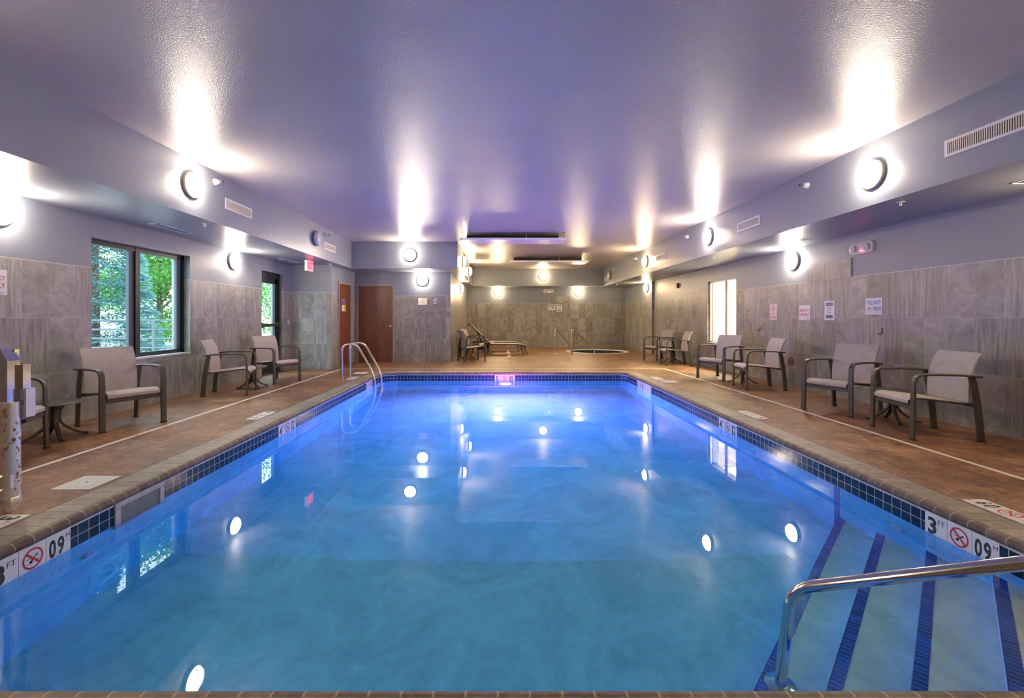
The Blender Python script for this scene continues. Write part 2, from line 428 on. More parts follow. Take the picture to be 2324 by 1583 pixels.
def tag(o, label=None, cat=None, group=None, kind=None):
    if label: o['label'] = label
    if cat: o['category'] = cat
    if group: o['group'] = group
    if kind: o['kind'] = kind
    return o
def thing(name, label, cat, loc=(0, 0, 0), rz=0.0, group=None, mat=None):
    o = bpy.data.objects.new(name, None); COL.objects.link(o); o.empty_display_size = 0.1
    if mat is not None: o.matrix_world = mat
    else: o.location = loc; o.rotation_euler = (0, 0, rz)
    return tag(o, label, cat, group)
def struct(o): o['kind'] = 'structure'; return o
def struct_empty(name):
    o = bpy.data.objects.new(name, None); COL.objects.link(o); o['kind'] = 'structure'; return o
def dup(root, label, group=None, loc=None, rz=None, mat=None):
    r = root.copy(); COL.objects.link(r)
    if mat is not None: r.matrix_world = mat
    else: r.location = loc; r.rotation_euler = (0, 0, rz)
    r['label'] = label
    if group: r['group'] = group
    for ch in list(root.children):
        c = ch.copy(); COL.objects.link(c); c.parent = r
        for gch in list(ch.children):
            d = gch.copy(); COL.objects.link(d); d.parent = c
    return r
def frame(o, r, u):
    r, u = Vector(r), Vector(u); n = r.cross(u); m = Matrix.Identity(4)
    for i, c in enumerate((r, u, n)):
        for j in range(3): m[j][i] = c[j]
    m.translation = Vector(o); return m
WL = lambda y, z, x=-5.04: frame((x, y, z), (0, 1, 0), (0, 0, 1))      # on a wall facing +X
WR = lambda y, z, x=5.32: frame((x, y, z), (0, -1, 0), (0, 0, 1))      # on a wall facing -X
WF = lambda x, z, y=12.77: frame((x, y, z), (1, 0, 0), (0, 0, 1))      # on a wall facing -Y
UND = lambda x, y, z: frame((x, y, z), (0, 1, 0), (1, 0, 0))           # hanging: local z points down

# ------------------------------------------------------------------ setting: dimensions
CZ = 3.21; SZL = 2.52; SZR = 2.50
XL, XR = -5.04, 5.32; YB = -2.4; YF = 19.1
PXL, PXR, PY0, PY1 = -2.66, 2.865, 1.516, 10.33
WZ = -0.183; TT = -0.048
POOL = [(PXL, PY0), (PXR, PY0), (PXR, PY1 - 0.13), (PXR - 0.13, PY1), (PXL + 0.34, PY1), (PXL + 0.09, PY1 - 0.13), (PXL, PY1 - 0.38)]
def offset_poly(P, d):
    n = len(P); out = []
    for i in range(n):
        a, b, c = Vector(P[i - 1]), Vector(P[i]), Vector(P[(i + 1) % n])
        d1 = (b - a).normalized(); d2 = (c - b).normalized(); n1 = Vector((d1.y, -d1.x)); n2 = Vector((d2.y, -d2.x))
        k = (n1 + n2).normalized(); out.append(tuple(b + k * d / max(0.3, k.dot(n1))))
    return out
COP = 0.27
SPA = (3.62, 16.95); SR = 1.03
def circle(c, r, n=40): return [(c[0] + r * math.cos(2 * PI * k / n), c[1] + r * math.sin(2 * PI * k / n)) for k in range(n)]

# floor with pool and spa openings
outer = [(XL, YB), (XR, YB), (XR, 15.7), (5.25, 15.7), (5.25, YF), (-1.38, YF), (-1.38, 12.77), (-4.07, 12.77), (-4.07, 11.0), (XL, 11.0)]
loops = [outer, offset_poly(POOL, COP), circle(SPA, SR + 0.13)]
mb = MB(); pts = [p for l in loops for p in l]
tri = tessellate_polygon([[Vector((x, y, 0)) for x, y in l] for l in loops]); fs = []
for t in tri:
    q = [pts[i] for i in t]; ar = (q[1][0] - q[0][0]) * (q[2][1] - q[0][1]) - (q[2][0] - q[0][0]) * (q[1][1] - q[0][1])
    fs.append(tuple(t) if ar > 0 else tuple(t)[::-1])
mb.add([(x, y, 0) for x, y in pts], fs); struct(mb.build('floor', 'deck', smooth=False))

# coping: swept profile round the pool, UV u = length, v = distance from the deck joint
def coping(P, prof, name, cum_start=0.0, m='coping'):
    mb = MB(); mb.uvs = []; n = len(P); loops = [offset_poly(P, d) for d, z in prof]
    vcum = [0.0]
    for i in range(1, len(prof)): vcum.append(vcum[-1] + math.dist(prof[i], prof[i - 1]))
    cum = cum_start
    for i in range(n):
        j = (i + 1) % n; L = math.dist(P[i], P[j])
        for k in range(len(prof) - 1):
            a, b = loops[k], loops[k + 1]; za, zb = prof[k][1], prof[k + 1][1]
            mb.add([(*a[i], za), (*a[j], za), (*b[j], zb), (*b[i], zb)], [(0, 1, 2, 3)])
            e = (Vector(P[j]) - Vector(P[i])).normalized()
            uu = [cum + (Vector(q) - Vector(P[i])).dot(e) for q in (a[i], a[j], b[j], b[i])]
            mb.uvs += [(uu[0], vcum[k]), (uu[1], vcum[k]), (uu[2], vcum[k + 1]), (uu[3], vcum[k + 1])]
        cum += L
    return mb
prof = [(COP, 0.0), (0.03, 0.006)] + [(0.022 - 0.034 * math.sin(a), -0.026 + 0.032 * math.cos(a)) for a in [PI * k / 8 for k in range(0, 8)]] + [(0.0, TT)]
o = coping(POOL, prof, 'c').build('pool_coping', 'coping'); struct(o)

# basin
def floor_z(y): 
    d = 0.95 if y < 3.5 else (0.95 + (y - 3.5) / 6.2 * 0.60 if y < 9.7 else 1.55)
    return WZ - d
basin = struct_empty('pool_basin')
mb = MB(); cols = [PY0, 3.5, 9.7, PY1]
n = len(POOL)
for i in range(n):
    a, b = POOL[i], POOL[(i + 1) % n]
    ys = sorted({a[1], b[1]} | {c for c in (3.5, 9.7) if min(a[1], b[1]) < c < max(a[1], b[1])}, reverse=a[1] > b[1])
    if abs(a[1] - b[1]) < 1e-6: seq = [a, b]
    else: seq = [(a[0] + (b[0] - a[0]) * (y - a[1]) / (b[1] - a[1]), y) for y in ys]
    for p, q in zip(seq, seq[1:]):
        mb.add([(*p, TT), (*q, TT), (*q, floor_z(q[1])), (*p, floor_z(p[1]))], [(0, 1, 2, 3)])
mb.build('basin_wall', 'blue_plaster', basin, smooth=False)
mb = MB()
for y0, y1 in ((PY0, 3.5), (3.5, 9.7), (9.7, PY1)):
    mb.add([(PXL, y0, floor_z(y0)), (PXR, y0, floor_z(y0)), (PXR, y1, floor_z(y1)), (PXL, y1, floor_z(y1))], [(0, 1, 2, 3)])
mb.build('basin_floor', 'floor_plaster', basin, smooth=False)
# tile band, 3 mm proud
def band(P, top, rows=2, d=-0.004):
    Q = offset_poly(P, d); mb = MB(); mb.uvs = []; cum = 0.0; h = rows * 0.0762
    for i in range(len(Q)):
        a, b = Q[i], Q[(i + 1) % len(Q)]; L = math.dist(a, b)
        mb.add([(*a, top), (*b, top), (*b, top - h), (*a, top - h)], [(0, 1, 2, 3)])
        mb.uvs += [(cum, 0.0), (cum + L, 0.0), (cum + L, h), (cum, h)]; cum += L
    return mb
band(POOL, TT).build('tile_band', 'band', basin, smooth=False)
# corner steps with blue tile nosing
STEPS = [(-0.98, 0.72), (-0.59, 0.55), (-0.19, 0.37), (0.22, 0.17)]
for c, d in STEPS:
    a = (PY0 + c, PY0); b = (PXR, PXR - c); zt = WZ - d
    mb = MB(); mb.prism([a, (PXR, PY0), b], floor_z(2), zt); st = mb.build('pool_step', 'plaster', basin, smooth=False)
    mb = MB(); mb.uvs = []; w_ = 0.052; s2 = w_ * math.sqrt(2)
    L = math.dist(a, b); zz = zt + 0.003; e = 0.003
    a2 = (a[0] + s2, a[1]); b2 = (b[0], b[1] - s2)
    mb.add([(*a, zz), (*a2, zz), (*b2, zz), (*b, zz)], [(0, 1, 2, 3)]); mb.uvs += [(0, 0.012), (w_, 0.07), (L - w_, 0.07), (L, 0.012)]
    ao = (a[0] - e, a[1]); bo = (b[0], b[1] + e)
    mb.add([(*ao, zz), (*bo, zz), (*bo, zt - 0.05), (*ao, zt - 0.05)], [(0, 3, 2, 1)]); mb.uvs += [(0, 0.012), (0, 0.06), (L, 0.06), (L, 0.012)]
    mb.build('step_nosing', 'nosing', st, smooth=False)
mb = MB(); mb.uvs = []
mb.add([(PXR - 0.004, 3.84, WZ - 0.03), (PXR - 0.004, 3.895, WZ - 0.03), (PXR - 0.004, 3.895, floor_z(3)), (PXR - 0.004, 3.84, floor_z(3))], [(0, 1, 2, 3)])
mb.uvs += [(0, 0.012), (0, 0.06), (0.8, 0.06), (0.8, 0.012)]
mb.build('wall_stripe', 'nosing', basin, smooth=False)
# water
mb = MB(); Q = offset_poly(POOL, 0.006)
mb.add([(*p, WZ) for p in Q], [tuple(range(len(Q)))])
tag(mb.build('pool_water', 'water', smooth=False), 'clear blue water filling the long swimming pool', 'water', kind='stuff')

# spa
spa = struct_empty('spa_basin')
SP = circle(SPA, SR)
mb = MB(); nn = len(SP)
for i in range(nn):
    a, b = SP[i], SP[(i + 1) % nn]; mb.add([(*a, -0.05), (*b, -0.05), (*b, -1.0), (*a, -1.0)], [(0, 1, 2, 3)])
mb.add([(*p, -1.0) for p in SP], [tuple(range(nn))]); mb.build('basin_shell', 'plaster', spa, smooth=False)
band(SP, -0.02).build('tile_band', 'band', spa, smooth=False)
coping(SP, [(0.13, 0.0), (0.02, 0.006), (0.0, -0.004), (-0.006, -0.02)], 's').build('spa_rim', 'tape', spa)
mb = MB(); mb.add([(*p, -0.17) for p in circle(SPA, SR + 0.005)], [tuple(range(nn))])
tag(mb.build('spa_water', 'water', smooth=False), 'still water in the round sunken spa at the far end', 'water', kind='stuff')

# walls
def wall(name, boxes, m='wall'):
    mb = MB()
    for b in boxes: mb.box(*b)
    return struct(mb.build(name, m, smooth=False))
TOP = 3.4
wy0, wy1, wz0, wz1 = 5.62, 7.41, 0.684, 2.24
dy0, dy1, dz1 = 9.64, 10.62, 2.25
wall('wall_left', [(XL - .3, XL, YB, wy0, 0, TOP), (XL - .3, XL, wy0, wy1, 0, wz0), (XL - .3, XL, wy0, wy1, wz1, TOP), (XL - .3, XL, wy1, dy0, 0, TOP),
                   (XL - .3, XL, dy0, dy1, dz1, TOP), (XL - .3, XL, dy1, 11.25, 0, TOP)])
wall('wall_alcove', [(XL, -4.07, 11.0, 11.2, 0, 2.6), (-4.3, -4.07, 11.2, 11.46, 0, 2.6), (-4.3, -4.07, 12.44, 12.77, 0, 2.6), (-4.3, -4.07, 11.46, 12.44, 2.17, 2.6), (-4.32, -4.30, 11.2, 12.77, 0, 2.6)])
wall('wall_doors', [(-4.3, -4.02, 12.77, 12.95, 0, 2.6), (-4.02, -2.94, 12.77, 12.95, 2.18, 2.6), (-2.94, -1.38, 12.77, 12.95, 0, 2.6), (-4.02, -2.94, 12.93, 12.95, 0, 2.2)])
wall('wall_spa', [(-1.60, -1.38, 12.95, YF, 0, TOP)])
wall('wall_far', [(-1.6, XR + .3, YF, YF + .2, 0, TOP)])
ry0, ry1, rz0, rz1 = 10.25, 11.67, 0.62, 2.158
wall('wall_right', [(XR, XR + .3, YB, ry0, 0, TOP), (XR, XR + .3, ry0, ry1, 0, rz0), (XR, XR + .3, ry0, ry1, rz1, TOP), (XR, XR + .3, ry1, 15.7, 0, TOP), (5.25, XR + .3, 15.7, YF, 0, TOP)])
wall('wall_back', [(XL - .3, XR + .3, YB - .2, YB, 0, TOP)])
wall('trim_1', [(XR - .012, XR, 6.88, 7.84, TILE_TOP, 2.139)], 'tile_panel')
wall('trim_2', [(2.04, 2.97, YF - .012, YF, TILE_TOP, 2.146)], 'tile_panel')
mb = MB().box(XR - .016, XR - .0, 6.872, 6.882, TILE_TOP, 2.145); struct(mb.build('trim_3', 'door_frame', smooth=False))
# ceiling and soffits
wall('ceiling', [(XL - .3, XR + .3, YB - .2, YF + .2, CZ, TOP)], 'ceiling')
for bx in ((XL, -3.83, YB, 11.0, SZL, CZ), (-4.07, -3.83, 11.0, 11.76, SZL, CZ), (XL, -4.07, 11.0, 12.77, SZL, CZ), (-4.07, -1.09, 11.76, 12.77, SZL, CZ), (-1.38, -1.09, 12.77, 18.2, SZL, CZ), (-1.38, 4.16, 18.2, YF, SZL, CZ),
           (4.16, XR, YB, 15.7, SZR, CZ), (4.16, 5.25, 15.7, YF, SZR, CZ)):
    wall('ceiling_soffit', [bx], 'soffit')

# window on the left wall
FX = XL - 0.10
win = struct_empty('window_1')
mb = MB(); fw = 0.055
mb.box(FX - .07, FX, wy0, wy1, wz1 - .065, wz1); mb.box(FX - .07, FX, wy0, wy1, wz0, wz0 + .06)
mb.box(FX - .07, FX, wy1 - fw, wy1, wz0, wz1); mb.box(FX - .07, FX, wy0, wy0 + fw, wz0, wz1)
mb.box(FX - .07, FX + .005, 6.42, 6.50, wz0, wz1)
mb.build('window_frame', 'dark_alu', win, smooth=False)
mb = MB()
for y0, y1, xo in ((6.33, 6.42, -.02), (7.27, 7.355, -.02)):
    mb.box(FX - .06, FX + xo, y0, y1, wz0 + .06, wz1 - .065)
mb.build('sash_stile', 'rail_grey', win, smooth=False)
mb = MB(); mb.box(FX - .045, FX - .040, wy0 + fw, wy1 - fw, wz0 + .06, wz1 - .065); mb.build('window_pane', 'pane', win, smooth=False)
mb = MB(); mb.box(FX, XL + .012, wy0, wy1, wz0 - .02, wz0 + .004); mb.build('window_sill', 'white', win, smooth=False)

# glass exit door on the left wall
DX = XL - 0.10
dr = struct_empty('door_1')
mb = MB(); mb.box(DX - .08, DX, dy0, dy1, dz1 - .12, dz1); mb.box(DX - .08, DX, dy0, dy0 + .05, 0, dz1); mb.box(DX - .08, DX, dy1 - .06, dy1, 0, dz1)
mb.build('door_frame', 'dark_alu', dr, smooth=False)
mb = MB(); a0, a1 = dy0 + .05, dy1 - .06
mb.box(DX - .06, DX - .01, a0, a0 + .10, 0.01, dz1 - .12); mb.box(DX - .06, DX - .01, a1 - .14, a1, 0.01, dz1 - .12)
mb.box(DX - .06, DX - .01, a0, a1, 0.01, .25); mb.box(DX - .06, DX - .01, a0, a1, dz1 - .24, dz1 - .12)
dl = mb.build('door_leaf', 'dark_alu', dr, smooth=False)
MB().box(XL - .3, XL + .0, dy0, dy1, -.05, .004).build('threshold', 'dark_alu', dr, smooth=False)
mb = MB(); mb.box(DX - .04, DX - .035, a0 + .1, a1 - .14, .25, dz1 - .24); mb.build('door_glass', 'pane', dr, smooth=False)
mb = MB(); mb.box(DX, DX + .05, a0 + .03, a1 - .04, 1.05, 1.11); mb.box(DX - .01, DX + .06, a0 + .02, a0 + .1, 1.02, 1.14)
mb.T = frame((DX - .01, a1 - .07, 1.08), (0, 1, 0), (0, 0, 1)); mb.lathe([(0.001, .07), (.05, .06), (.085, .02), (.09, 0)], 20)
mb.build('push_bar', 'black', dl)

# wooden doors
def wood_door(name, mat, x0, x1, h, hinge_right, name_handle=True):
    d = struct_empty(name); d.matrix_world = mat
    mb = MB(); f = 0.055
    mb.box(x0, x0 + f, 0, h - f, -.10, .018); mb.box(x1 - f, x1, 0, h - f, -.10, .018); mb.box(x0, x1, h - f, h, -.10, .018)
    mb.build('door_frame', 'door_frame', d, smooth=False)
    mb = MB(); mb.box(x0 + f, x1 - f, .001, h - f, -.05, -.005); leaf = mb.build('door_leaf', 'wood', d, smooth=False)
    MB().box(x0, x1, -.02, .0008, -.12, .0).build('threshold', 'brown_cap', d, smooth=False)
    hx = x0 + f + .07 if hinge_right else x1 - f - .07
    s_ = 1 if hinge_right else -1
    mb = MB(); mb.lathe([(.032, -.005), (.032, .005), (.014, .008), (.012, .045), (.001, .046)], 16, (hx, 1.0, 0))
    mb.tube([(hx, 1.0, .045), (hx + s_ * .03, 1.0, .05), (hx + s_ * .11, 1.0, .05), (hx + s_ * .125, .995, .035)], .009, 8)
    mb.build('door_handle', 'brushed', leaf)
    hxx = x1 - f if hinge_right else x0 + f
    for z in (.25, 1.05, 1.88):
        mb = MB(); mb.box(hxx - .012, hxx + .012, z - .05, z + .05, -.02, .004); mb.build('hinge', 'ink', leaf, smooth=False)
    return d
wood_door('door_2', WL(11.95, 0, -4.07), -.49, .49, 2.17, True)
wood_door('door_3', WF(-3.48, 0), -.54, .54, 2.18, False)

# inner window on the right wall, a lit room behind
w2 = struct_empty('window_2')
mb = MB(); RX = XR + .06
mb.box(RX, RX + .05, ry0, ry0 + .03, rz0, rz1); mb.box(RX, RX + .05, ry1 - .05, ry1, rz0, rz1); mb.box(RX, RX + .05, ry0, ry1, rz1 - .04, rz1); mb.box(RX, RX + .05, ry0, ry1, rz0, rz0 + .04)
mb.box(RX - .01, RX + .05, 10.80, 10.86, rz0, rz1)
mb.build('window_frame', 'white', w2, smooth=False)
mb = MB()
for y in (10.80, 10.86, 11.52):
    mb.box(RX - .004, RX + .02, y - .008, y + .008, rz0 + .03, rz1 - .03)
mb.build('gasket', 'brown_cap', w2, smooth=False)
mb = MB(); mb.box(RX + .02, RX + .025, ry0, ry1, rz0, rz1); mb.build('window_pane', 'pane', w2, smooth=False)
mb = MB()
X0, X1, Y0, Y1 = XR + .3, XR + 3.0, 8.5, 14.5
mb.box(X1, X1 + .1, Y0, Y1, 0, 2.7); mb.box(X0, X1, Y0 - .1, Y0, 0, 2.7); mb.box(X0, X1, Y1, Y1 + .1, 0, 2.7); mb.box(X0, X1, Y0, Y1, -.05, 0); mb.box(X0, X1, Y0, Y1, 2.7, 2.8)
struct(mb.build('wall_adjoining_room', 'room_white', smooth=False))
t_ = thing('ceiling_light_panel', 'flat lit ceiling panel in the room behind the right window', 'light', (XR + 1.6, 11.4, 2.69))
MB().box(-.75, .75, -1.6, 1.6, -.03, 0.0).build('panel_housing', 'white', t_, smooth=False)
MB().box(-.7, .7, -1.55, 1.55, -.034, -.031).build('diffuser', 'room_lamp', t_, smooth=False)

# ------------------------------------------------------------------ bulkhead lights
def make_light(label, mat, lit=True, group=None):
    t = thing('bulkhead_light', label, 'light', mat=mat, group=group)
    MB().lathe([(.152, 0), (.158, .010), (.158, .036), (.152, .042), (.132, .042)], 32).build('base_ring', 'lamp_ring' if lit else 'grey_alu', t)
    MB().lathe([(.146, .040), (.144, .058), (.128, .080), (.090, .102), (.04, .110), (.0001, .111)], 32).build('lens', 'lens_on' if lit else 'lens_off', t)
    mb = MB()
    for a in (0, PI / 2):
        c, s_ = math.cos(a), math.sin(a)
        mb.tube([(q * c, q * s_, zz) for q, zz in ((-.152, .026), (-.151, .052), (-.132, .086), (-.090, .109), (0, .119), (.090, .109), (.132, .086), (.151, .052), (.152, .026))], .004, 6)
    mb.tube([(.127 * math.cos(2 * PI * k / 24), .127 * math.sin(2 * PI * k / 24), .088) for k in range(24)], .0035, 6, closed=True)
    mb.build('wire_guard', 'white', t)
    return t
G1 = 'round caged bulkhead lights'
light0 = make_light('lit round light on the left beam above the big window', WL(5.64, 2.885, -3.83), True, G1)
lens_warm_mesh = [c for c in light0.children if c.name.startswith('lens')][0].data.copy(); lens_warm_mesh.materials[0] = M['lens_warm']
for lab, mt in (
    ('lit round light low on the left wall, cut by the left frame edge', WL(4.55, 2.32)),
    ('lit round light on the left wall between window and glass exit door', WL(8.59, 2.31)),
    ('lit round light on the beam face above the brown door', WF(-2.31, 2.86, 11.76)),
    ('lit round light above the steel phone box beside the brown door', WF(-2.16, 2.29)),
    ('largest lit round light, on the right beam near the long vent', WR(5.06, 2.835, 4.16)),
    ('lit round light on the right beam, middle one of three', WR(9.02, 2.845, 4.16)),
    ('lit round light on the right beam, farthest lit one', WR(12.90, 2.84, 4.16)),
    ('lit round light on the right wall above the no diving sign', WR(8.22, 2.265)),
    ('lit round light on the right wall next to the dark corner strip', WR(16.2, 2.31, 5.25)),
    ('lit round light on the far beam above the spa deck', WF(1.73, 2.88, 18.2)),
    ('lit round light on the far wall above the lounge chairs', WF(-.07, 2.29, YF)),
    ('lit round light on the far wall above the spa', WF(3.29, 2.32, YF)),
    ('lit round light on the short left spa beam, nearer one', WL(13.25, 2.88, -1.09)),
    ('lit round light on the short left spa beam, farther one', WL(15.9, 2.86, -1.09)),
    ('lit round light on the left spa wall under the beam', WL(15.9, 2.27, -1.38)),
    ('lit round light on the right wall beyond the right frame edge', WR(3.75, 2.30)),
    ('lit round light on the left beam behind the camera', WL(1.7, 2.885, -3.83)),
    ('lit round light on the right beam behind the camera', WR(1.2, 2.84, 4.16)),
    ('added round fill light low on the left wall, unseen behind the camera', WL(.5, 2.31)),  # unseen lamp added to brighten the near coping and water
    ('added round fill light low on the right wall, unseen behind the camera', WR(-.5, 2.30)),  # its pair on the right, also added to lift the dark near end
    ('lit round light on the back wall, left one', frame((-2.0, 2.4, YB + .005), (-1, 0, 0), (0, 0, 1))),
    ('lit round light on the back wall, right one', frame((2.4, 2.4, YB + .005), (-1, 0, 0), (0, 0, 1)))):
    l_ = dup(light0, lab, G1, mat=mt)
    if mt.translation.y > 12.85 or (mt.translation.y < 4 and mt.translation.x > 3):      # warmer bulbs round the spa and on the near right
        for ch in l_.children:
            if ch.name.startswith('lens'): ch.data = lens_warm_mesh
off0 = make_light('unlit white caged light on the left beam above the exit sign', WL(9.44, 2.885, -3.83), False)
dup(off0, 'unlit white caged light at the far end of the right beam', None, mat=WR(17.1, 2.83, 4.16))

# pool lamp, far wall
t_ = thing('pool_light', 'glowing pink underwater lamp below the far five foot marker', 'light', mat=WF(.13, WZ - .42, PY1 - .004))
MB().lathe([(.16, 0), (.16, .02), (.135, .03)], 28).build('light_ring', 'brushed', t_)
MB().lathe([(.135, .012), (.12, .03), (.08, .045), (.0001, .052)], 24).build('lens', 'pool_lens', t_)

# sprinklers
def make_side_sprinkler(label, mat):
    t = thing('sidewall_sprinkler', label, 'sprinkler', mat=mat, group='white sidewall sprinklers')
    MB().lathe([(.045, 0), (.045, .006), (.030, .05), (.018, .055), (.014, .075), (.006, .09), (.0001, .09)], 18).build('escutcheon', 'white', t)
    MB().box(-.016, .016, .012, .016, .05, .11).box(-.016, -.012, -.014, .014, .06, .105).box(.012, .016, -.014, .014, .06, .105).build('deflector', 'brushed', t, smooth=False)
    return t
s0 = make_side_sprinkler('white sidewall sprinkler on the left beam beside the nearest light', WL(6.12, 3.07, -3.83))
for lab, mt in (('white sidewall sprinkler on the left beam beside the unlit light', WL(9.98, 3.06, -3.83)),
                ('white sidewall sprinkler nearest the camera on the right beam', WR(6.15, 3.03, 4.16)),
                ('white sidewall sprinkler on the right beam, second from the camera', WR(10.05, 3.03, 4.16)),
                ('white sidewall sprinkler on the right beam, third from the camera', WR(13.8, 3.03, 4.16)),
                ('white sidewall sprinkler farthest along the right beam', WR(16.6, 3.02, 4.16))):
    dup(s0, lab, None, mat=mt)
def make_pendant(label, mat):
    t = thing('ceiling_sprinkler', label, 'sprinkler', mat=mat, group='small pendent sprinklers under the beams')
    MB().lathe([(.038, 0), (.036, .006), (.012, .010), (.010, .03), (.0001, .031)], 16).build('escutcheon', 'white', t)
    MB().lathe([(.0001, .045), (.018, .045), (.018, .048), (.0001, .048)], 12).box(-.014, -.011, -.002, .002, .02, .046).box(.011, .014, -.002, .002, .02, .046).build('deflector', 'brushed', t, smooth=False)
    return t
p0 = make_pendant('small sprinkler under the left beam by the big window', UND(-4.0, 6.18, SZL))
for lab, mt in (('small sprinkler under the left beam beyond the exit sign', UND(-4.02, 10.8, SZL)),
                ('small sprinkler under the right beam nearest the camera', UND(4.36, 4.95, SZR)),
                ('small sprinkler under the right beam above the lit window', UND(4.36, 9.27, SZR)),
                ('small sprinkler under the right beam by the dark corner strip', UND(4.36, 13.7, SZR)),
                ('small sprinkler under the right beam near the far corner', UND(4.37, 17.0, SZR))):
    dup(p0, lab, None, mat=mt)

# vent grilles on the beams
def make_vent(label, mat, w_=.68, h=.155, n=34):
    t = thing('air_vent', label, 'vent', mat=mat, group='white air vents on the beams')
    f = .026; mb = MB()
    mb.box(-w_ / 2, w_ / 2, h / 2 - f, h / 2, 0, .008); mb.box(-w_ / 2, w_ / 2, -h / 2, -h / 2 + f, 0, .008)
    mb.box(-w_ / 2, -w_ / 2 + f, -h / 2 + f, h / 2 - f, 0, .008); mb.box(w_ / 2 - f, w_ / 2, -h / 2 + f, h / 2 - f, 0, .008)
    mb.build('frame', 'white', t, smooth=False)
    MB().box(-w_ / 2 + f, w_ / 2 - f, -h / 2 + f, h / 2 - f, 0.0005, .0015).build('backing', 'ink', t, smooth=False)
    mb = MB(); iw = w_ - 2 * f
    for k in range(n):
        x = -iw / 2 + (k + .5) * iw / n
        mb.box(x - .0045, x + .0045, -h / 2 + f, h / 2 - f, .0015, .006)
    mb.build('louvres', 'room_white', t, smooth=False)
    return t
v0 = make_vent('white vent on the left beam right of the nearest light', WL(6.69, 2.84, -3.83))
for lab, mt in (('white vent on the left beam above the exit sign', WL(10.26, 2.825, -3.83)),
                ('long white vent on the right beam cut by the frame edge', WR(3.91, 2.81, 4.16)),
                ('white vent on the right beam, second from the camera', WR(7.61, 2.81, 4.16)),
                ('white vent on the right beam, farthest of the three', WR(11.78, 2.805, 4.16)),
                ('white vent in the far corner under the unlit caged light', WR(17.75, 2.76, 4.16))):
    dup(v0, lab, None, mat=mt)
def make_slot(label, x, y, z, l=.70, w_=.17):
    t = thing('slot_diffuser', label, 'vent', mat=UND(x, y, z), group='slot diffusers under the beams')
    mb = MB(); f = .018
    mb.box(-l / 2, l / 2, -w_ / 2, -w_ / 2 + f, 0, .006); mb.box(-l / 2, l / 2, w_ / 2 - f, w_ / 2, 0, .006); mb.box(-l / 2, -l / 2 + f, -w_ / 2, w_ / 2, 0, .006); mb.box(l / 2 - f, l / 2, -w_ / 2, w_ / 2, 0, .006)
    mb.build('frame', 'white', t, smooth=False)
    mb = MB()
    for k in range(4):
        y0 = -w_ / 2 + f + (k + .25) * (w_ - 2 * f) / 4; mb.box(-l / 2 + f, l / 2 - f, y0, y0 + .012, 0, .004)
    mb.build('slats', 'soffit', t, smooth=False)
    return t
make_slot('slim slot vent under the left beam above the big window', -4.70, 6.52, SZL)
make_slot('slim slot vent under the left beam near the exit sign', -4.72, 10.2, SZL)
make_slot('slim slot vent under the right beam above the posted signs', 4.90, 7.6, SZR)
make_slot('slim slot vent under the right beam beyond the lit window', 4.95, 11.28, SZR)
make_slot('slim slot vent under the right beam at the frame edge', 4.86, 3.92, SZR)

# suspended ceiling panels
def make_panel(label, x0, x1, y0, y1, z, hb):
    t = thing('ceiling_panel', label, 'ceiling panel', ((x0 + x1) / 2, (y0 + y1) / 2, z), group='long panels hung under the ceiling')
    a, b = (x1 - x0) / 2, (y1 - y0) / 2
    mb = MB().box(-a, a, -b, b, 0, .045); mb.build('panel', 'white_plastic', t, smooth=False)
    hz = CZ - z - .004
    MB().box(-a + .12, a - .12, -b + hb, b - .02, .046, hz).build('housing', 'black', t, smooth=False)  # added black box standing for the dark gap between panel and ceiling
    mb = MB()
    for x in (-a + .05, .3, a - .05): mb.box(x - .008, x + .008, -b + .02, -b + .03, .045, hz); mb.box(x - .03, x + .03, -b + .01, -b + .04, hz - .01, hz)
    mb.build('hanger', 'brushed', t, smooth=False)
    return t
make_panel('nearer long white panel hung under the ceiling, lilac tinted', -.91, 1.53, 10.43, 11.05, 3.03, .45)
make_panel('farther long white panel hung under the ceiling', .34, 2.78, 14.2, 14.85, 2.985, .56)

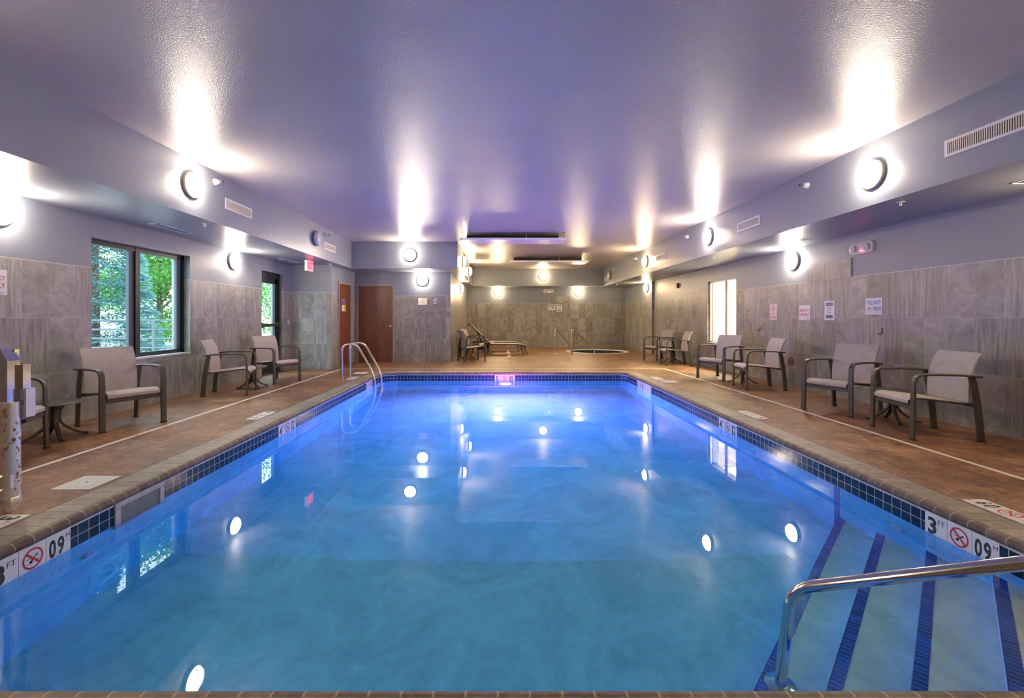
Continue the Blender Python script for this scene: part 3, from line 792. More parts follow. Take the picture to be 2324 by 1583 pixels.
# ------------------------------------------------------------------ signs and small wall items
def board(t, w_, h, m='paper', th=.004, name='board'):
    return MB().box(-w_ / 2, w_ / 2, -h / 2, h / 2, 0, th).build(name, m, t, smooth=False)
def symbol(t, cx, cyy, r, z=.005, diver=True, m='red', ob=.15):
    mb = MB(); n = 36; ri = r * (1 - ob * 1.2)
    vs = []; fs = []
    for k in range(n):
        a = 2 * PI * k / n; vs += [(cx + r * math.cos(a), cyy + r * math.sin(a), z), (cx + ri * math.cos(a), cyy + ri * math.sin(a), z)]
    for k in range(n): k2 = (k + 1) % n; fs.append((2 * k, 2 * k2, 2 * k2 + 1, 2 * k + 1))
    mb.add(vs, fs); d = r * .72; e = r * .075
    mb.add([(cx - d - e, cyy + d - e, z + .0004), (cx - d + e, cyy + d + e, z + .0004), (cx + d + e, cyy - d + e, z + .0004), (cx + d - e, cyy - d - e, z + .0004)], [(0, 3, 2, 1)])
    mb.build('prohibition_ring', m, t, smooth=False)
    if diver:
        mb = MB()
        def bar(x0, y0, x1, y1, w1):
            d_ = Vector((x1 - x0, y1 - y0)); d_.normalize(); nx_, ny_ = -d_.y * w1, d_.x * w1
            q = [(x0 + nx_, y0 + ny_), (x0 - nx_, y0 - ny_), (x1 - nx_, y1 - ny_), (x1 + nx_, y1 + ny_)]
            mb.add([(cx + a * r, cyy + b * r, z + .0002) for a, b in q], [(0, 1, 2, 3)])
        bar(-.10, -.15, .45, .35, .05); bar(-.10, -.15, -.35, -.35, .05); bar(-.05, -.1, -.15, -.45, .05); bar(.15, .1, .55, .2, .04)
        bar(-.65, .12, -.15, .0, .022); bar(.1, -.15, .7, -.3, .022); bar(-.6, -.42, -.2, -.5, .022)
        hx = [(cx + r * (-.22 + .11 * math.cos(k)), cyy + r * (-.28 + .11 * math.sin(k)), z + .0002) for k in [2 * PI * q / 10 for q in range(10)]]
        mb.add(hx, [tuple(range(10))]); mb.build('diver_figure', 'ink', t, smooth=False)
def lettering(t, rows, m, name='lettering', z=.0048):
    mb = MB()
    for body, x0, x1, y0, y1, b in rows: mb.text(body, x0, x1, y0, y1, z, b)
    return mb.build(name, m, t, smooth=False)
def rules(t, rows, m, name='text_lines', z=.0046):
    mb = MB()
    for x0, x1, y0, y1 in rows: mb.add([(x0, y0, z), (x1, y0, z), (x1, y1, z), (x0, y1, z)], [(0, 1, 2, 3)])
    return mb.build(name, m, t, smooth=False)

t = thing('wall_sign', 'white sign reading NO DIVING under a red prohibition ring', 'sign', mat=WR(8.84, 1.355)); board(t, .21, .30)
symbol(t, 0, .075, .062); lettering(t, [('NO', -.04, .04, -.06, -.012, .02), ('DIVING', -.092, .092, -.13, -.075, .02)], 'red')
def emergency(label, mat):
    t = thing('wall_sign', label, 'sign', mat=mat); board(t, .29, .255)
    lettering(t, [('EMERGENCY', -.125, .125, .02, .065, .004), ('USE ONLY', -.125, .125, -.06, -.005, .015)], 'red')
    rules(t, [(.06, .11, -.11, -.104)], 'ink')
    return t
emergency('white EMERGENCY USE ONLY sign on the right wall beside the no diving sign', WR(7.94, 1.33))
emergency('white EMERGENCY USE ONLY sign cut by the left frame edge', WL(4.51, 1.60))
t = thing('wall_sign', 'white notice headed POOL RULES with dark blue header and footer', 'sign', mat=WR(7.34, 1.36)); board(t, .225, .315)
rules(t, [(-.075, .075, .075, .125), (-.075, .075, -.125, -.075)], 'navy_print', 'colour_blocks')
lettering(t, [('POOL RULES', -.055, .055, .09, .11, .01)], 'paper', z=.0056)
rules(t, [(-.05, .05 - .01 * (k % 3), .052 - k * .0155, .058 - k * .0155) for k in range(8)], 'grey_print')
t = thing('wall_sign', 'white sign reading POOL CAPACITY 45 PERSONS in blue', 'sign', mat=WR(6.47, 1.405)); board(t, .29, .235)
lettering(t, [('POOL', -.115, -.03, .025, .085, .02), ('CAPACITY', -.01, .125, .025, .085, .02), ('PERSONS', -.01, .13, -.065, -.005, .02)], 'blue_print')
lettering(t, [('45', -.105, -.045, -.055, -.012, .012)], 'ink', 'number')
rules(t, [(-.115, -.035, -.067, -.064), (-.115, .13, -.085, -.082)], 'ink')
t = thing('wall_sign', 'white landscape notice left of its pair on the far wall', 'sign', mat=WF(2.19, 1.685, YF)); board(t, .29, .23)
rules(t, [(-.11, -.05, .04, .08), (-.02, .11, .05, .08), (-.02, .10, .02, .04), (-.09, -.07, -.03, .01), (-.02, .06, -.03, -.005), (.0, .11, -.07, -.045)], 'navy_print')
t = thing('wall_sign', 'white portrait notice right of its pair on the far wall', 'sign', mat=WF(2.505, 1.66, YF)); board(t, .235, .30)
rules(t, [(-.08, -.02, .09, .12), (.01, .08, .09, .12), (-.08, .07, -.115, -.09), (-.05, .09, -.085, -.07)], 'ink')
rules(t, [(-.07, .07, .06 - k * .02, .066 - k * .02) for k in range(6)], 'grey_print', 'small_text')

t = thing('hazard_sign', 'blue, red, white and yellow hazard square on the side door', 'sign', mat=WL(11.885, 1.567, -4.072)); board(t, .32, .30, 'white')
rules(t, [(-.155, 0, 0, .145)], 'blue_print', 'blue_quarter'); rules(t, [(0, .155, 0, .145)], 'red', 'red_quarter', .0047); rules(t, [(0, .155, -.145, 0)], 'yellow', 'yellow_quarter')
lettering(t, [('3', -.11, -.04, .025, .125, .03), ('0', .05, .11, -.125, -.025, .03)], 'ink', z=.0056)

t = thing('exit_sign', 'red lit EXIT sign hanging under the left beam', 'sign', mat=frame((-4.20, 10.04, 2.385), (0, 1, 0), (0, 0, 1)))
MB().box(-.155, .155, -.115, .115, -.035, .025).build('housing', 'white_plastic', t, smooth=False)
MB().box(-.03, .03, .115, .135, -.02, .02).build('mount', 'white_plastic', t, smooth=False)
lettering(t, [('EXIT', -.125, .125, -.075, .075, .03)], 'exit_red', z=.027)
rules(t, [(-.15, .15, .10, .107), (-.15, .15, -.107, -.10), (-.15, -.143, -.1, .1), (.143, .15, -.1, .1)], 'exit_red', 'red_border', .0262)

def emergency_light(label, mat):
    t = thing('emergency_light', label, 'emergency light', mat=mat)
    pts_ = [(.20 + .0 * k, 0) for k in range(1)]
    def rr(w1, h1, r): return [(sx * (w1 - r) + r * math.cos(a), sy * (h1 - r) + r * math.sin(a)) for sx, sy, a0 in ((1, 1, 0), (-1, 1, PI / 2), (-1, -1, PI), (1, -1, 3 * PI / 2)) for a in (a0, a0 + PI / 6, a0 + PI / 3, a0 + PI / 2)]
    MB().prism(rr(.215, .085, .05), 0, .03).build('base', 'white_plastic', t, smooth=False)
    MB().prism(rr(.205, .075, .045), .031, .085).build('clear_cover', 'clear_cover', t, smooth=False)
    for sx in (-1, 1):
        MB().lathe([(.045, .031), (.05, .055), (.036, .06), (.0001, .045)], 16, (sx * .12, 0, 0)).build('lamp_head', 'white_plastic', t)
    MB().lathe([(.008, .05), (.0001, .062)], 10, (.035 if sx else 0, -.045, 0)).build('indicator', 'red_led', t)
    return t
emergency_light('clear twin-head emergency light glowing red on the right wall', WR(6.68, 2.265))
emergency_light('clear twin-head emergency light glowing red on the far wall', WF(2.05, 2.375, YF))
t = thing('fire_alarm', 'dark red fire alarm horn high on the right wall', 'alarm', mat=WR(13.57, 2.2))
MB().box(-.06, .06, -.075, .075, 0, .05).build('casing', 'lime', t, smooth=False); MB().box(-.025, .025, -.05, .05, .05, .085).build('strobe', 'clear_cover', t, smooth=False)
def hook(label, mat, s_=1.0):
    t = thing('wall_hook', label, 'hook', mat=mat)
    MB().box(-.008 * s_, .008 * s_, -.02 * s_, .05 * s_, 0, .008).build('plate', 'brown_cap', t, smooth=False)
    MB().tube([(0, 0, .005), (0, -.03 * s_, .012), (0, -.045 * s_, .03), (0, -.04 * s_, .055), (0, -.02 * s_, .065)], .006, 8).build('prong', 'black', t)
hook('dark metal hook under the pool capacity sign', WR(6.33, 1.055)); hook('dark metal hook left of the emergency sign', WR(9.3, 1.02))
hook('small dark hook above the far right chairs', WR(14.0, 1.14), .7)
t = thing('wall_outlet', 'small pale outlet plate above the far right chairs', 'outlet', mat=WR(14.35, 1.14)); board(t, .07, .115, 'white', .006, 'plate'); rules(t, [(-.012, .012, .01, .035), (-.012, .012, -.035, -.01)], 'ink', 'sockets', .0065)
t = thing('pipe_cap', 'round brown cap on the right wall tiles', 'cover', mat=WR(8.32, .45)); MB().lathe([(.082, 0), (.08, .01), (.05, .014), (.0001, .014)], 28).build('cover_plate', 'brown_cap', t); MB().box(-.01, .01, -.03, .03, .014, .02).build('plug', 'ink', t, smooth=False)
t = thing('wall_phone', 'brushed steel phone box on the tiles right of the brown door', 'phone', mat=WF(-2.155, 1.70))
MB().box(-.125, .125, -.095, .095, 0, .03).build('box', 'brushed', t, smooth=False); MB().lathe([(.055, .03), (.05, .04), (.0001, .04)], 24).build('speaker_disc', 'steel', t); MB().box(-.07, -.045, -.06, .06, .03, .034).build('seam', 'steel', t, smooth=False)
t = thing('thermostat', 'small white thermostat with a dark dial beside the phone box', 'thermostat', mat=WF(-1.81, 1.70)); board(t, .085, .135, 'white', .012, 'casing'); MB().lathe([(.018, .012), (.014, .02), (.0001, .02)], 14).build('dial', 'ink', t)
t = thing('hose_bib', 'small steel wall tap low beside the spa corner', 'tap', mat=WF(-1.52, .63)); MB().lathe([(.03, 0), (.028, .01), (.012, .012), (.012, .05), (.0001, .052)], 14).build('flange', 'steel', t); MB().tube([(0, 0, .04), (0, -.03, .06), (0, -.06, .06)], .01, 8).build('spout', 'steel', t)
t = thing('light_switch', 'small ivory switch plate right of the glass exit door', 'switch', mat=WL(10.86, 1.14)); board(t, .07, .115, 'room_white', .006, 'plate'); MB().box(-.01, .01, -.018, .018, .006, .012).build('toggle', 'room_white', t, smooth=False)

# ------------------------------------------------------------------ deck markings and pool wall markers
def marker(label, mat, ft, me_, sc=1.0):
    t = thing('depth_marker', label, 'depth marker', mat=mat)
    a = .0762 * sc
    mb = MB()
    for k in (-1, 0, 1): mb.box(k * 2 * a - a + .0015, k * 2 * a + a - .0015, -a + .001, a - .001, 0, .006)
    mb.build('tile_plate', 'white', t, smooth=False)
    lettering(t, [(ft, -3 * a + .022, -3 * a + .082, -a + .016, a - .028, .03), (me_.split('.')[0], a + (.030 if me_[0] == '1' else .016), a + (.052 if me_[0] == '1' else .058), -a + .016, a - .028, .03), (me_.split('.')[1], a + .068, a + .110, -a + .016, a - .028, .03), ('.', a + .0605, a + .0655, -a + .016, -a + .021, .0)], 'ink', 'numerals', .0066)
    lettering(t, [('FT', -a - .062, -a - .014, a - .062, a - .03, .0), ('M', a * 3 - .032, a * 3 - .008, a - .052, a - .028, .0)], 'ink', 'unit_letters', .0066)
    symbol(t, 0, 0, .058 * sc, .0068)
    return t
zc = TT - .0762
PL = lambda y: frame((PXL + .002, y, zc), (0, 1, 0), (0, 0, 1)); PR = lambda y: frame((PXR - .002, y, zc), (0, -1, 0), (0, 0, 1))
DL = lambda y, x=-3.02: frame((x, y, .0), (0, -1, 0), (1, 0, 0)); DR = lambda y, x=3.222: frame((x, y, .0), (0, 1, 0), (-1, 0, 0))
marker('tile marker reading 3 FT at the near left waterline, below the steel lift', PL(2.586), '3', '0.9')
marker('tile marker reading 4 FT midway along the left pool wall', PL(5.69), '4', '1.2')
marker('tile marker reading 5 FT on the left pool wall beside the ladder', PL(9.25), '5', '1.5')
marker('tile marker reading 3 FT at the right waterline, partly behind the hand rail', PR(2.83), '3', '0.9')
marker('tile marker reading 4 FT midway along the right pool wall', PR(5.705), '4', '1.2')
marker('tile marker reading 5 FT at the far right waterline next to the white skimmer', PR(9.23), '5', '1.5')
marker('white 5 FT tile marker at the far pool wall above the pink glow', frame((.12, PY1 - .002, zc), (1, 0, 0), (0, 0, 1)), '5', '1.5')
marker('white 3 FT tile marker on the left deck at the steel lift post', DL(2.63), '3', '0.9')
marker('flat deck marker reading 4 FT midway along the left deck', DL(5.77), '4', '1.2')
marker('flat deck marker reading 5 FT at the ladder feet', DL(9.37), '5', '1.5')
marker('white 3 FT tile marker set in the right deck by the hand rail', DR(2.87), '3', '0.9')
marker('flat deck marker reading 4 FT midway along the right deck', DR(5.81), '4', '1.2')
marker('flat deck marker reading 5 FT beside the white lid at the far right', DR(9.32), '5', '1.5')
def lid(label, x, y, s_=.28):
    t = thing('deck_lid', label, 'drain cover', (x, y, 0))
    MB().box(-s_ / 2, s_ / 2, -s_ / 2, s_ / 2, 0, .006).build('plate', 'white', t, smooth=False)
    mb = MB()
    for k in range(-6, 7): mb.box(-s_ / 2 + .015, s_ / 2 - .015, k * .019 - .003, k * .019 + .003, .006, .0075)
    mb.build('ribs', 'white', t, smooth=False)
    MB().lathe([(.008, .006), (.007, .009), (.0001, .009)], 10).build('screw', 'ink', t)
lid('square white ribbed skimmer lid on the left deck by the lift', -3.10, 3.42)
lid('square white skimmer lid on the left deck beyond the ladder', -3.12, 10.25)
lid('square white skimmer lid on the right deck at the far corner', 3.29, 8.84)

def line_strip(label, segs, w_=.05):
    mb = MB()
    for (a, b) in segs:
        a, b = Vector(a), Vector(b); d = (b - a).normalized(); n_ = Vector((-d.y, d.x)) * w_ / 2
        mb.add([(*(a - n_), .0015), (*(b - n_), .0015), (*(b + n_), .0015), (*(a + n_), .0015)], [(0, 1, 2, 3)])
    return tag(mb.build('safety_line', 'tape', smooth=False), label, 'floor line')
line_strip('white safety line around the pool across both side decks', [((-3.84, YB + .05), (-3.84, 11.15)), ((-3.865, 11.17), (4.05, 11.17)), ((4.03, 11.15), (4.03, YB + .05))])
mb = MB()
for k in range(9): mb.box(.26, .36, 14.55 + k * .33, 14.55 + k * .33 + .29, 0, .0015)
tag(mb.build('safety_line', 'tape', smooth=False), 'short dashed white line on the spa deck beside the lounges', 'floor line')

# skimmers
def skimmer(label, mat, w_=.46):
    t = thing('skimmer', label, 'skimmer', mat=mat)
    h = .24; f = .045; mb = MB()
    mb.box(-w_ / 2, w_ / 2, h / 2 - .035, h / 2, 0, .010); mb.box(-w_ / 2, w_ / 2, -h / 2, -h / 2 + f, 0, .010)
    mb.box(-w_ / 2, -w_ / 2 + f, -h / 2 + f, h / 2 - .035, 0, .010); mb.box(w_ / 2 - f, w_ / 2, -h / 2 + f, h / 2 - .035, 0, .010)
    mb.build('face_plate', 'skim_frame' if w_ > .44 else 'white', t, smooth=False)
    MB().box(-w_ / 2 + f, w_ / 2 - f, -h / 2 + f, h / 2 - .035, .0045, .0055).build('weir_door', 'weir' if w_ > .44 else 'white', t, smooth=False)
    mb = MB()
    for x in (-w_ / 2 + .02, w_ / 2 - .02):
        for y in (-.08, 0, .08): mb.lathe([(.005, .010), (.004, .012), (.0001, .012)], 8, (x, y, 0))
    for x in (-.12, 0, .12): mb.lathe([(.005, .010), (.004, .012), (.0001, .012)], 8, (x, h / 2 - .017, 0))
    mb.build('screws', 'steel', t)
skimmer('steel framed skimmer opening in the left pool wall', frame((PXL + .004, 3.365, TT - .115), (0, 1, 0), (0, 0, 1)))
skimmer('white skimmer opening in the right pool wall by the far marker', frame((PXR - .004, 8.78, TT - .115), (0, -1, 0), (0, 0, 1)), .42)
def inlet(label, mat):
    t = thing('return_inlet', label, 'inlet', mat=mat); MB().lathe([(.045, 0), (.043, .012), (.02, .014), (.018, .004), (.0001, .004)], 20).build('eyeball', 'white', t)
inlet('small round white inlet underwater on the left pool wall', frame((PXL, 2.95, WZ - .28), (0, 1, 0), (0, 0, 1)))
inlet('small round white inlet underwater on the right pool wall', frame((PXR, 3.28, WZ - .26), (0, -1, 0), (0, 0, 1)))

# ------------------------------------------------------------------ chairs and tables
def arc(c, r, a0, a1, n, fx=0.0):
    return [(fx, c[0] + r * math.cos(a0 + (a1 - a0) * k / n), c[1] + r * math.sin(a0 + (a1 - a0) * k / n)) for k in range(n + 1)]
def make_chair(label, loc, rz):
    t = thing('sling_armchair', label, 'chair', loc, rz, CH)
    for s_ in (-1, 1):
        x = s_ * .295
        lp = [(x, -.318, 0.0), (x, -.312, .25), (x, -.308, .50)]
        MB().ribbon(lp, (1, 0, 0), .060, .026).build('leg', 'bronze', t)
        ap = [(x, -.308, .50), (x, -.306, .565)] + arc((-.216, .575), .09, PI, PI / 2, 7, x)[1:] + [(x, -.08, .668), (x, .12, .664), (x, .275, .652), (x, .305, .648)]
        MB().ribbon(ap, (1, 0, 0), .056, .022).build('armrest', 'bronze', t)
        xr = s_ * .285
        rp = [(xr, .312, 0), (xr, .300, .18), (xr, .278, .38), (xr, .248, .56), (xr, .228, .645)]
        rib = MB()
        rib.ribbon(rp, (1, 0, 0), .030, .064); rib.build('leg', 'bronze', t)
        MB().box(x - .031, x + .031, -.333, -.303, 0, .014).build('foot_cap', 'rubber', t, smooth=False)
        MB().box(xr - .017, xr + .017, .276, .348, 0, .014).build('foot_cap', 'rubber', t, smooth=False)
    MB().ribbon([(-.27, -.300, .328), (.27, -.300, .328)], (0, 0, 1), .040, .022).build('front_rail', 'bronze', t)
    MB().ribbon([(-.27, .268, .355), (.27, .268, .355)], (0, 0, 1), .034, .022).build('rear_rail', 'bronze', t)
    sp = [(0, -.285, .352), (0, -.305, .354), (0, -.322, .368), (0, -.322, .392), (0, -.302, .412), (0, -.262, .421), (0, -.18, .416), (0, 0, .395), (0, .14, .382), (0, .225, .376), (0, .262, .372)]
    MB().ribbon(sp, (1, 0, 0), .505, .008).build('seat', 'sling', t)
    mb = MB()
    for s_ in (-1, 1):
        mb.ribbon([(s_ * .256, y, z - .004) for _, y, z in sp], (1, 0, 0), .014, .020)
    mb.ribbon([(-.26, .10, .374), (.26, .10, .374)], (0, 1, 0), .03, .012)
    mb.build('seat_frame', 'bronze', t)
    bp = [(0, .225, .385), (0, .224, .46), (0, .228, .56), (0, .242, .66), (0, .272, .76), (0, .312, .84), (0, .338, .880)]
    MB().ribbon(bp, (1, 0, 0), .500, .008).build('backrest', 'sling', t)
    mb = MB()
    for s_ in (-1, 1): mb.ribbon([(s_ * .254, y + .003, z) for _, y, z in bp], (1, 0, 0), .013, .018)
    mb.ribbon([(-.25, bp[-1][1], bp[-1][2]), (.25, bp[-1][1], bp[-1][2])], (0, 1, 0), .014, .012)
    mb.build('back_frame', 'sling', t)
    return t
CH = 'beige sling armchairs with bronze frames'
chair0 = make_chair('beige sling armchair nearest the camera on the left, in front of the window', (-4.42, 5.31, 0), R(62))
for lab, x, y, a in (
    ('sling armchair at the left frame edge, mostly behind the steel lift', -4.50, 3.95, 114),
    ('sling armchair seen side-on left of the small table near the glass door', -4.425, 7.48, 106),
    ('sling armchair in front of the glass exit door', -4.375, 8.89, 66.5),
    ('nearest sling armchair on the right, at the frame edge', 4.545, 4.88, -97),
    ('sling armchair below the pool capacity and pool rules signs', 4.56, 6.07, -68),
    ('sling armchair right of the lit window, below the no diving sign', 4.59, 8.07, -97),
    ('sling armchair in front of the lit window on the right', 4.54, 9.36, -61),
    ('sling armchair seen side-on farther than the lit window', 4.64, 12.0, -95),
    ('farthest sling armchair along the right wall', 4.72, 13.45, -72),
    ('sling armchair with dark back toward us at the spa corner', -.82, 13.18, 113),
    ('sling armchair half hidden between the spa corner and the lounges', -.86, 14.55, 72)):
    dup(chair0, lab, CH, (x, y, 0), R(a))

def make_table(label, loc, rz=0):
    t = thing('side_table', label, 'table', loc, rz, TB)
    z = .375
    MB().lathe([(.0001, z), (.225, z), (.235, z - .004), (.237, z - .014), (.228, z - .020), (.215, z - .012), (.0001, z - .012)][::-1], 40).build('table_top', 'table_top', t)
    for k in range(4):
        a = PI / 4 + k * PI / 2; c, s_ = math.cos(a), math.sin(a)
        pr = [(.10, z - .014), (.07, z - .03), (.045, z - .08), (.035, .22), (.045, .165), (.085, .11), (.15, .055), (.215, .022), (.245, .014)]
        MB().ribbon([(r * c, r * s_, zz) for r, zz in pr], (-s_, c, 0), .042, .022).build('leg', 'bronze', t)
        MB().ribbon([(.228 * c, .228 * s_, .010), (.262 * c, .262 * s_, .010)], (-s_, c, 0), .036, .020).build('foot_cap', 'rubber', t)
    MB().lathe([(.12, z - .022), (.12, z - .014)], 20).build('mount_plate', 'bronze', t)
    return t
TB = 'low round side tables'
tb0 = make_table('low round side table behind the steel lift, punched bronze top', (-4.585, 4.69, 0), R(12))
for lab, x, y, a in (('low round side table between the two chairs near the glass door', -4.42, 8.14, 5),
                     ('low round side table between the two nearest right chairs', 4.73, 5.48, 20),
                     ('low round side table between the chairs by the lit window', 4.64, 8.70, 15),
                     ('low round side table between the two farthest right chairs', 4.78, 12.62, 30),
                     ('low round side table between the chairs at the spa corner', -.95, 13.88, 10)):
    dup(tb0, lab, TB, (x, y, 0), R(a))

def make_chaise(label, loc):
    t = thing('chaise_lounge', label, 'lounge chair', loc, 0, LG)
    seat = [(-.36, 0, .365), (0, 0, .365), (.55, 0, .355), (.74, 0, .335), (.84, 0, .300), (.88, 0, .268)]
    back = [(-.34, 0, .375), (-.60, 0, .62), (-.86, 0, .87), (-.95, 0, .955), (-1.02, 0, .99), (-1.10, 0, .998)]
    for nm, p in (('seat', seat), ('backrest', back)): MB().ribbon(p, (0, 1, 0), .56, .010).build(nm, 'sling', t)
    mb = MB(); mb2 = MB()
    for s_ in (-1, 1):
        y = s_ * .30
        mb.ribbon([(x, y, z - .012) for x, _, z in seat], (0, 1, 0), .028, .040)
        mb.ribbon([(-.95, y, .34), (-.34, y, .35)], (0, 1, 0), .028, .034)
        mb2.ribbon([(x, y, z) for x, _, z in back], (0, 1, 0), .026, .034)
        MB().ribbon([(.80, y, .31), (.85, y, .15), (.92, y, 0)], (0, 1, 0), .026, .022).build('leg', 'bronze', t)
        MB().ribbon([(.72, y, .33), (.76, y, .15), (.80, y, 0)], (0, 1, 0), .022, .018).build('leg', 'bronze', t)
        MB().ribbon([(-.88, y, .34), (-.92, y, .15), (-.97, y, 0)], (0, 1, 0), .026, .022).build('leg', 'bronze', t)
        mb2.ribbon([(-.80, y * .9, .80), (-.60, y * .9, .345)], (0, 1, 0), .022, .018)
    mb.box(-.36, -.33, -.3, .3, .34, .365); mb2.box(-1.06, -1.03, -.3, .3, .965, .985); mb.build('side_frame', 'bronze', t); mb2.build('back_frame', 'bronze', t)
    return t
LG = 'chaise lounges on the spa deck'
ch0 = make_chaise('nearer raised-back beige chaise lounge on the spa deck', (.02, 15.65, 0))
dup(ch0, 'farther raised-back chaise lounge against the far wall', LG, (-.08, 17.0, 0), 0)
t = thing('side_table', 'low round side table under the raised backs of the lounges', 'table', (0, 0, 0)); bpy.data.objects.remove(t)
dup(tb0, 'low round side table between the two chaise lounges', TB, (-.42, 16.33, 0), R(40))

# ------------------------------------------------------------------ rails
def smooth_path(pts_, r, n=6):
    out = [Vector(pts_[0])]
    for a, b, c in zip(pts_, pts_[1:], pts_[2:]):
        a, b, c = Vector(a), Vector(b), Vector(c); d1 = (a - b).normalized(); d2 = (c - b).normalized()
        L = min(r, (a - b).length * .49, (c - b).length * .49); p0_, p2 = b + d1 * L, b + d2 * L
        for k in range(n + 1):
            q = k / n; out.append(p0_ * (1 - q) ** 2 + b * 2 * q * (1 - q) + p2 * q * q)
    out.append(Vector(pts_[-1])); return out
# ladder at the left wall
t = thing('pool_ladder', 'two-rail steel pool ladder at the far left of the pool', 'ladder', (-2.9, 9.4, 0))
for y in (-.25, .25):
    P = smooth_path([(-.27, y, 0), (-.27, y, .70), (.02, y, .72), (.395, y, .06), (.40, y, -.95)], .22, 8)
    mb = MB(); mb.tube(P, .0225, 14); mb.build('rail', 'brushed', t)
    MB().lathe([(.048, 0), (.048, .006), (.03, .018), (.024, .02)], 18, (-.27, y, 0)).build('flange', 'steel', t)
for z in (-.35, -.65, -.92):
    MB().box(.36, .44, -.23, .23, z - .012, z + .012).build('tread', 'brushed', t, smooth=False)
# hand rail in the pool corner
t = thing('hand_rail', 'large curved polished steel hand rail over the corner steps', 'handrail', (1.43, 2.27, WZ - .72))
zb = WZ - .72
def rel(p): return (p[0] - 1.43, p[1] - 2.27, p[2] - zb)
P = smooth_path([(1.388, 2.251, zb + .01), (1.462, 2.285, WZ + .065), (2.70, 1.047, .84), (2.86, .887, .84), (2.86, .887, 0.0)], .11, 10)
MB().tube([rel(p) for p in P], .0265, 24).build('rail', 'steel', t)
mb = MB(); mb.T = Matrix.Translation(rel((1.388, 2.251, zb))); mb.lathe([(.072, 0.0), (.070, .005), (.050, .010), (.030, .014)], 28); mb.build('flange', 'steel', t)
# spa rails
def spa_rail(label, p, d, L):
    t = thing('spa_rail', label, 'handrail', (p[0], p[1], 0), group='steel rails at the spa')
    P = smooth_path([(0, 0, 0), (0, 0, .84), (.10 * d[0], .10 * d[1], .84), (L * d[0], L * d[1], .14), (L * d[0], L * d[1], -.3)], .10, 6)
    MB().tube(P, .025, 12).build('rail', 'brushed', t)
    MB().lathe([(.045, 0), (.045, .006), (.025, .016)], 16).build('flange', 'steel', t)
spa_rail('left slanting steel rail leading into the spa', (1.93, 15.85), (.66, .75), 1.12)
spa_rail('right slanting steel rail leading into the spa', (2.40, 15.15), (.72, .69), 1.30)

# ------------------------------------------------------------------ pool lift at the left frame edge
t = thing('pool_lift', 'steel disabled-access pool lift post with white battery box', 'pool lift', (-3.155, 2.93, 0))
MB().lathe([(.052, 0), (.052, .70)], 24).build('post', 'rusty', t)
MB().lathe([(.056, 0), (.056, .09), (.0535, .095)], 24).build('base_sleeve', 'brushed', t)
mb = MB(); mb.sweep([(-.012, 0, .62), (-.012, 0, .955), (-.05, 0, 1.02), (-.35, -.02, 1.22)], [(-.040, -.040), (.040, -.040), (.040, .040), (-.040, .040)], (0, 1, 0)); mb.build('mast', 'steel', t, smooth=False)
MB().box(-.045, .0, .03, .06, .955, 1.035).build('mast_cap', 'steel', t, smooth=False)
MB().box(-.005, .010, .02, .07, .56, .945).build('back_plate', 'bronze', t, smooth=False)
MB().box(.005, .055, .03, .08, .780, .937).build('bracket', 'steel', t, smooth=False)
mb = MB(); mb.box(.010, .070, .035, .095, .592, .778); bt = mb.build('battery_box', 'white_plastic', t, smooth=False)
MB().box(.048, .055, .0335, .0345, .67, .705).build('printed_mark', 'grey_print', bt, smooth=False)
MB().tube([(.0, .04, .585), (.01, .04, .560), (.035, .045, .557), (.055, .05, .575)], .009, 8).build('cable', 'rubber', t)
MB().lathe([(.012, 0), (.012, .05), (.0001, .052)], 12, (0, 0, 0)).build('pin', 'black', t).matrix_local = frame((-.045, -.03, .56), (1, 0, 0), (0, 0, 1))
MB().tube([(-.14, -.07, .30), (-.10, -.07, .17)], .05, 18).build('handle_grip', 'rubber', t)
mb = MB()
for z in (.235, .15): mb.tube([(.062 * math.cos(2 * PI * k / 20) - .06, .062 * math.sin(2 * PI * k / 20) - .03, z + .01 * math.sin(k)) for k in range(20)], .012, 8, closed=True)
mb.build('clamp', 'brushed', t)
MB().box(.047, .050, -.04, -.02, .16, .24).build('sticker', 'white', t, smooth=False)

# ------------------------------------------------------------------ outside
mb = MB(); mb.box(-60, XL - .3, -30, 60, -.15, -.06); struct(mb.build('ground_outside', 'pavement', smooth=False))
def spruce(label, x, y, h, r, n):
    t = thing('spruce_tree', label, 'tree', (x, y, -.06)); MB().lathe([(.13, 0), (.02, h)], 10).build('trunk', 'trunk', t)
    mb = MB(); rnd = random.Random(3)
    for k in range(n):
        q = rnd.random() ** 1.25; z = .25 + q * (h - .25); rr = r * (1 - z / h) * (.35 + .65 * math.sqrt(rnd.random())); a = rnd.random() * 2 * PI
        tier = .12 * math.sin(z * 12 + 2 * a); c, s_ = math.cos(a), math.sin(a); p = Vector((rr * c, rr * s_, z + tier - rr * .18))
        d = Vector((c, s_, rnd.uniform(-.3, .35))).normalized() * rnd.uniform(.07, .15); u = Vector((-s_, c, rnd.uniform(-.6, .6))).normalized() * rnd.uniform(.012, .028)
        mb.add([p - u, p + d * .5 - u * 1.2, p + d, p + d * .5 + u * 1.2], [(0, 1, 2, 3)])
    mb.build('foliage', 'needle', t, smooth=False)
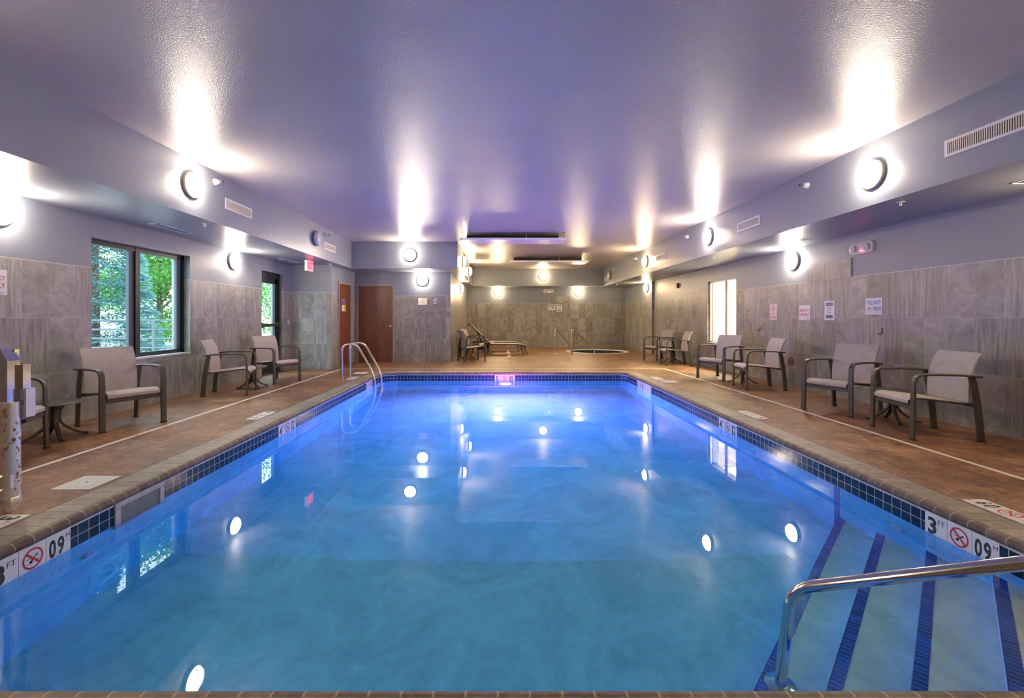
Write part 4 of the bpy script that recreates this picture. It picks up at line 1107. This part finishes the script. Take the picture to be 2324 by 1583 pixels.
def maple(label, x, y, z0, r, n, seed, hz=1.0):
    t = thing('maple_tree', label, 'tree', (x, y, -.06), group='green trees outside the windows')
    tr = MB().lathe([(.17, 0), (.12, z0), (.06, z0 + r)], 10)
    rnd = random.Random(seed)
    for k in range(9):
        a = rnd.random() * 6.28; tr.tube([(0, 0, z0 * rnd.uniform(.5, 1)), (r * .5 * math.cos(a), r * .5 * math.sin(a), z0 + r * .4), (r * .9 * math.cos(a), r * .9 * math.sin(a), z0 + r * rnd.uniform(.1, .8))], .03, 6)
    tr.build('trunk', 'trunk', t); mb = MB(); cl = []
    for k in range(60):
        v = Vector((rnd.gauss(0, 1), rnd.gauss(0, 1), rnd.gauss(0, 1))).normalized() * r * rnd.random() ** .45; v.z *= hz; cl.append(v + Vector((0, 0, z0 + r * hz * .55)))
    for k in range(n):
        c = cl[k % 60]; p = c + Vector((rnd.gauss(0, 1), rnd.gauss(0, 1), rnd.gauss(0, .55))) * r * .14
        if p.z < .25: continue
        a = Vector((rnd.gauss(0, 1), rnd.gauss(0, 1), rnd.gauss(0, .5))).normalized(); b = a.orthogonal().normalized(); b = Matrix.Rotation(rnd.random() * 6, 3, a) @ b; s_ = rnd.uniform(.035, .070)
        mb.add([p - b * s_, p + a * s_ * .8, p + b * s_, p - a * s_], [(0, 1, 2, 3)])
    mb.build('foliage', 'leaf', t, smooth=False)
spruce('blue spruce outside the left part of the big window', -12.0, 13.5, 9.0, 1.8, 75000)
maple('green maple behind the railing, seen in the right window pane', -15.6, 20.9, 2.2, 4.2, 75000, 5, 1.1)
maple('bright green tree behind the blue spruce', -27.5, 30.0, 3.0, 6.0, 45000, 9, 1.3)
maple('green tree seen through the glass exit door', -15.2, 31.0, 2.0, 4.2, 26000, 12, 1.1)
t = thing('railing', 'grey metal pipe railing outside the big window', 'railing', (-8.4, 11.0, -.06))
for z in (1.24, 1.02, .80, .58): MB().tube([(-6.5, 0, z), (2.6, 0, z)], .022, 8).build('rail', 'rail_grey', t)
for x in (-6.4, -4.2, -2.1, .04, 2.2): MB().box(x - .03, x + .03, -.02, .02, 0, 1.24).build('post', 'rail_grey', t, smooth=False)
t = thing('railing', 'grey pipe railing seen low through the glass exit door', 'railing', (-7.2, 13.4, -.06))
for z in (1.05, .75, .45): MB().tube([(-1.5, 0, z), (1.6, 0, z)], .022, 8).build('rail', 'rail_grey', t)
for x in (-1.4, 0, 1.5): MB().box(x - .03, x + .03, -.02, .02, 0, 1.05).build('post', 'rail_grey', t, smooth=False)
M['car_paint'] = simple('pale blue car paint', (0.35, 0.45, 0.55), 0.25, .3, var=.03)
t = thing('car', 'pale blue car parked behind the railing outside', 'car', (-33.0, 43.0, -.06), R(10))
body = [(-2.2, .35), (-2.2, .75), (-1.9, .85), (-1.2, .92), (-.7, 1.35), (.8, 1.38), (1.4, .98), (2.1, .88), (2.25, .6), (2.2, .35)]
mb = MB(); mb.T = Matrix.Rotation(PI / 2, 4, 'X'); mb.prism(body, -.85, .85); mb.build('body', 'car_paint', t, smooth=False)
mb = MB(); mb.T = Matrix.Rotation(PI / 2, 4, 'X'); mb.prism([(-1.05, .95), (-.65, 1.28), (.75, 1.30), (1.2, .98)], -.86, .86); mb.build('side_window', 'black', t, smooth=False)
for x in (-1.4, 1.4):
    for y in (-.8, .8):
        mb = MB(); mb.T = Matrix.Translation((x, y, .32)) @ Matrix.Rotation(PI / 2, 4, 'X'); mb.lathe([(.0001, -.1), (.32, -.1), (.32, .1), (.0001, .1)], 20); mb.build('wheel', 'rubber', t)
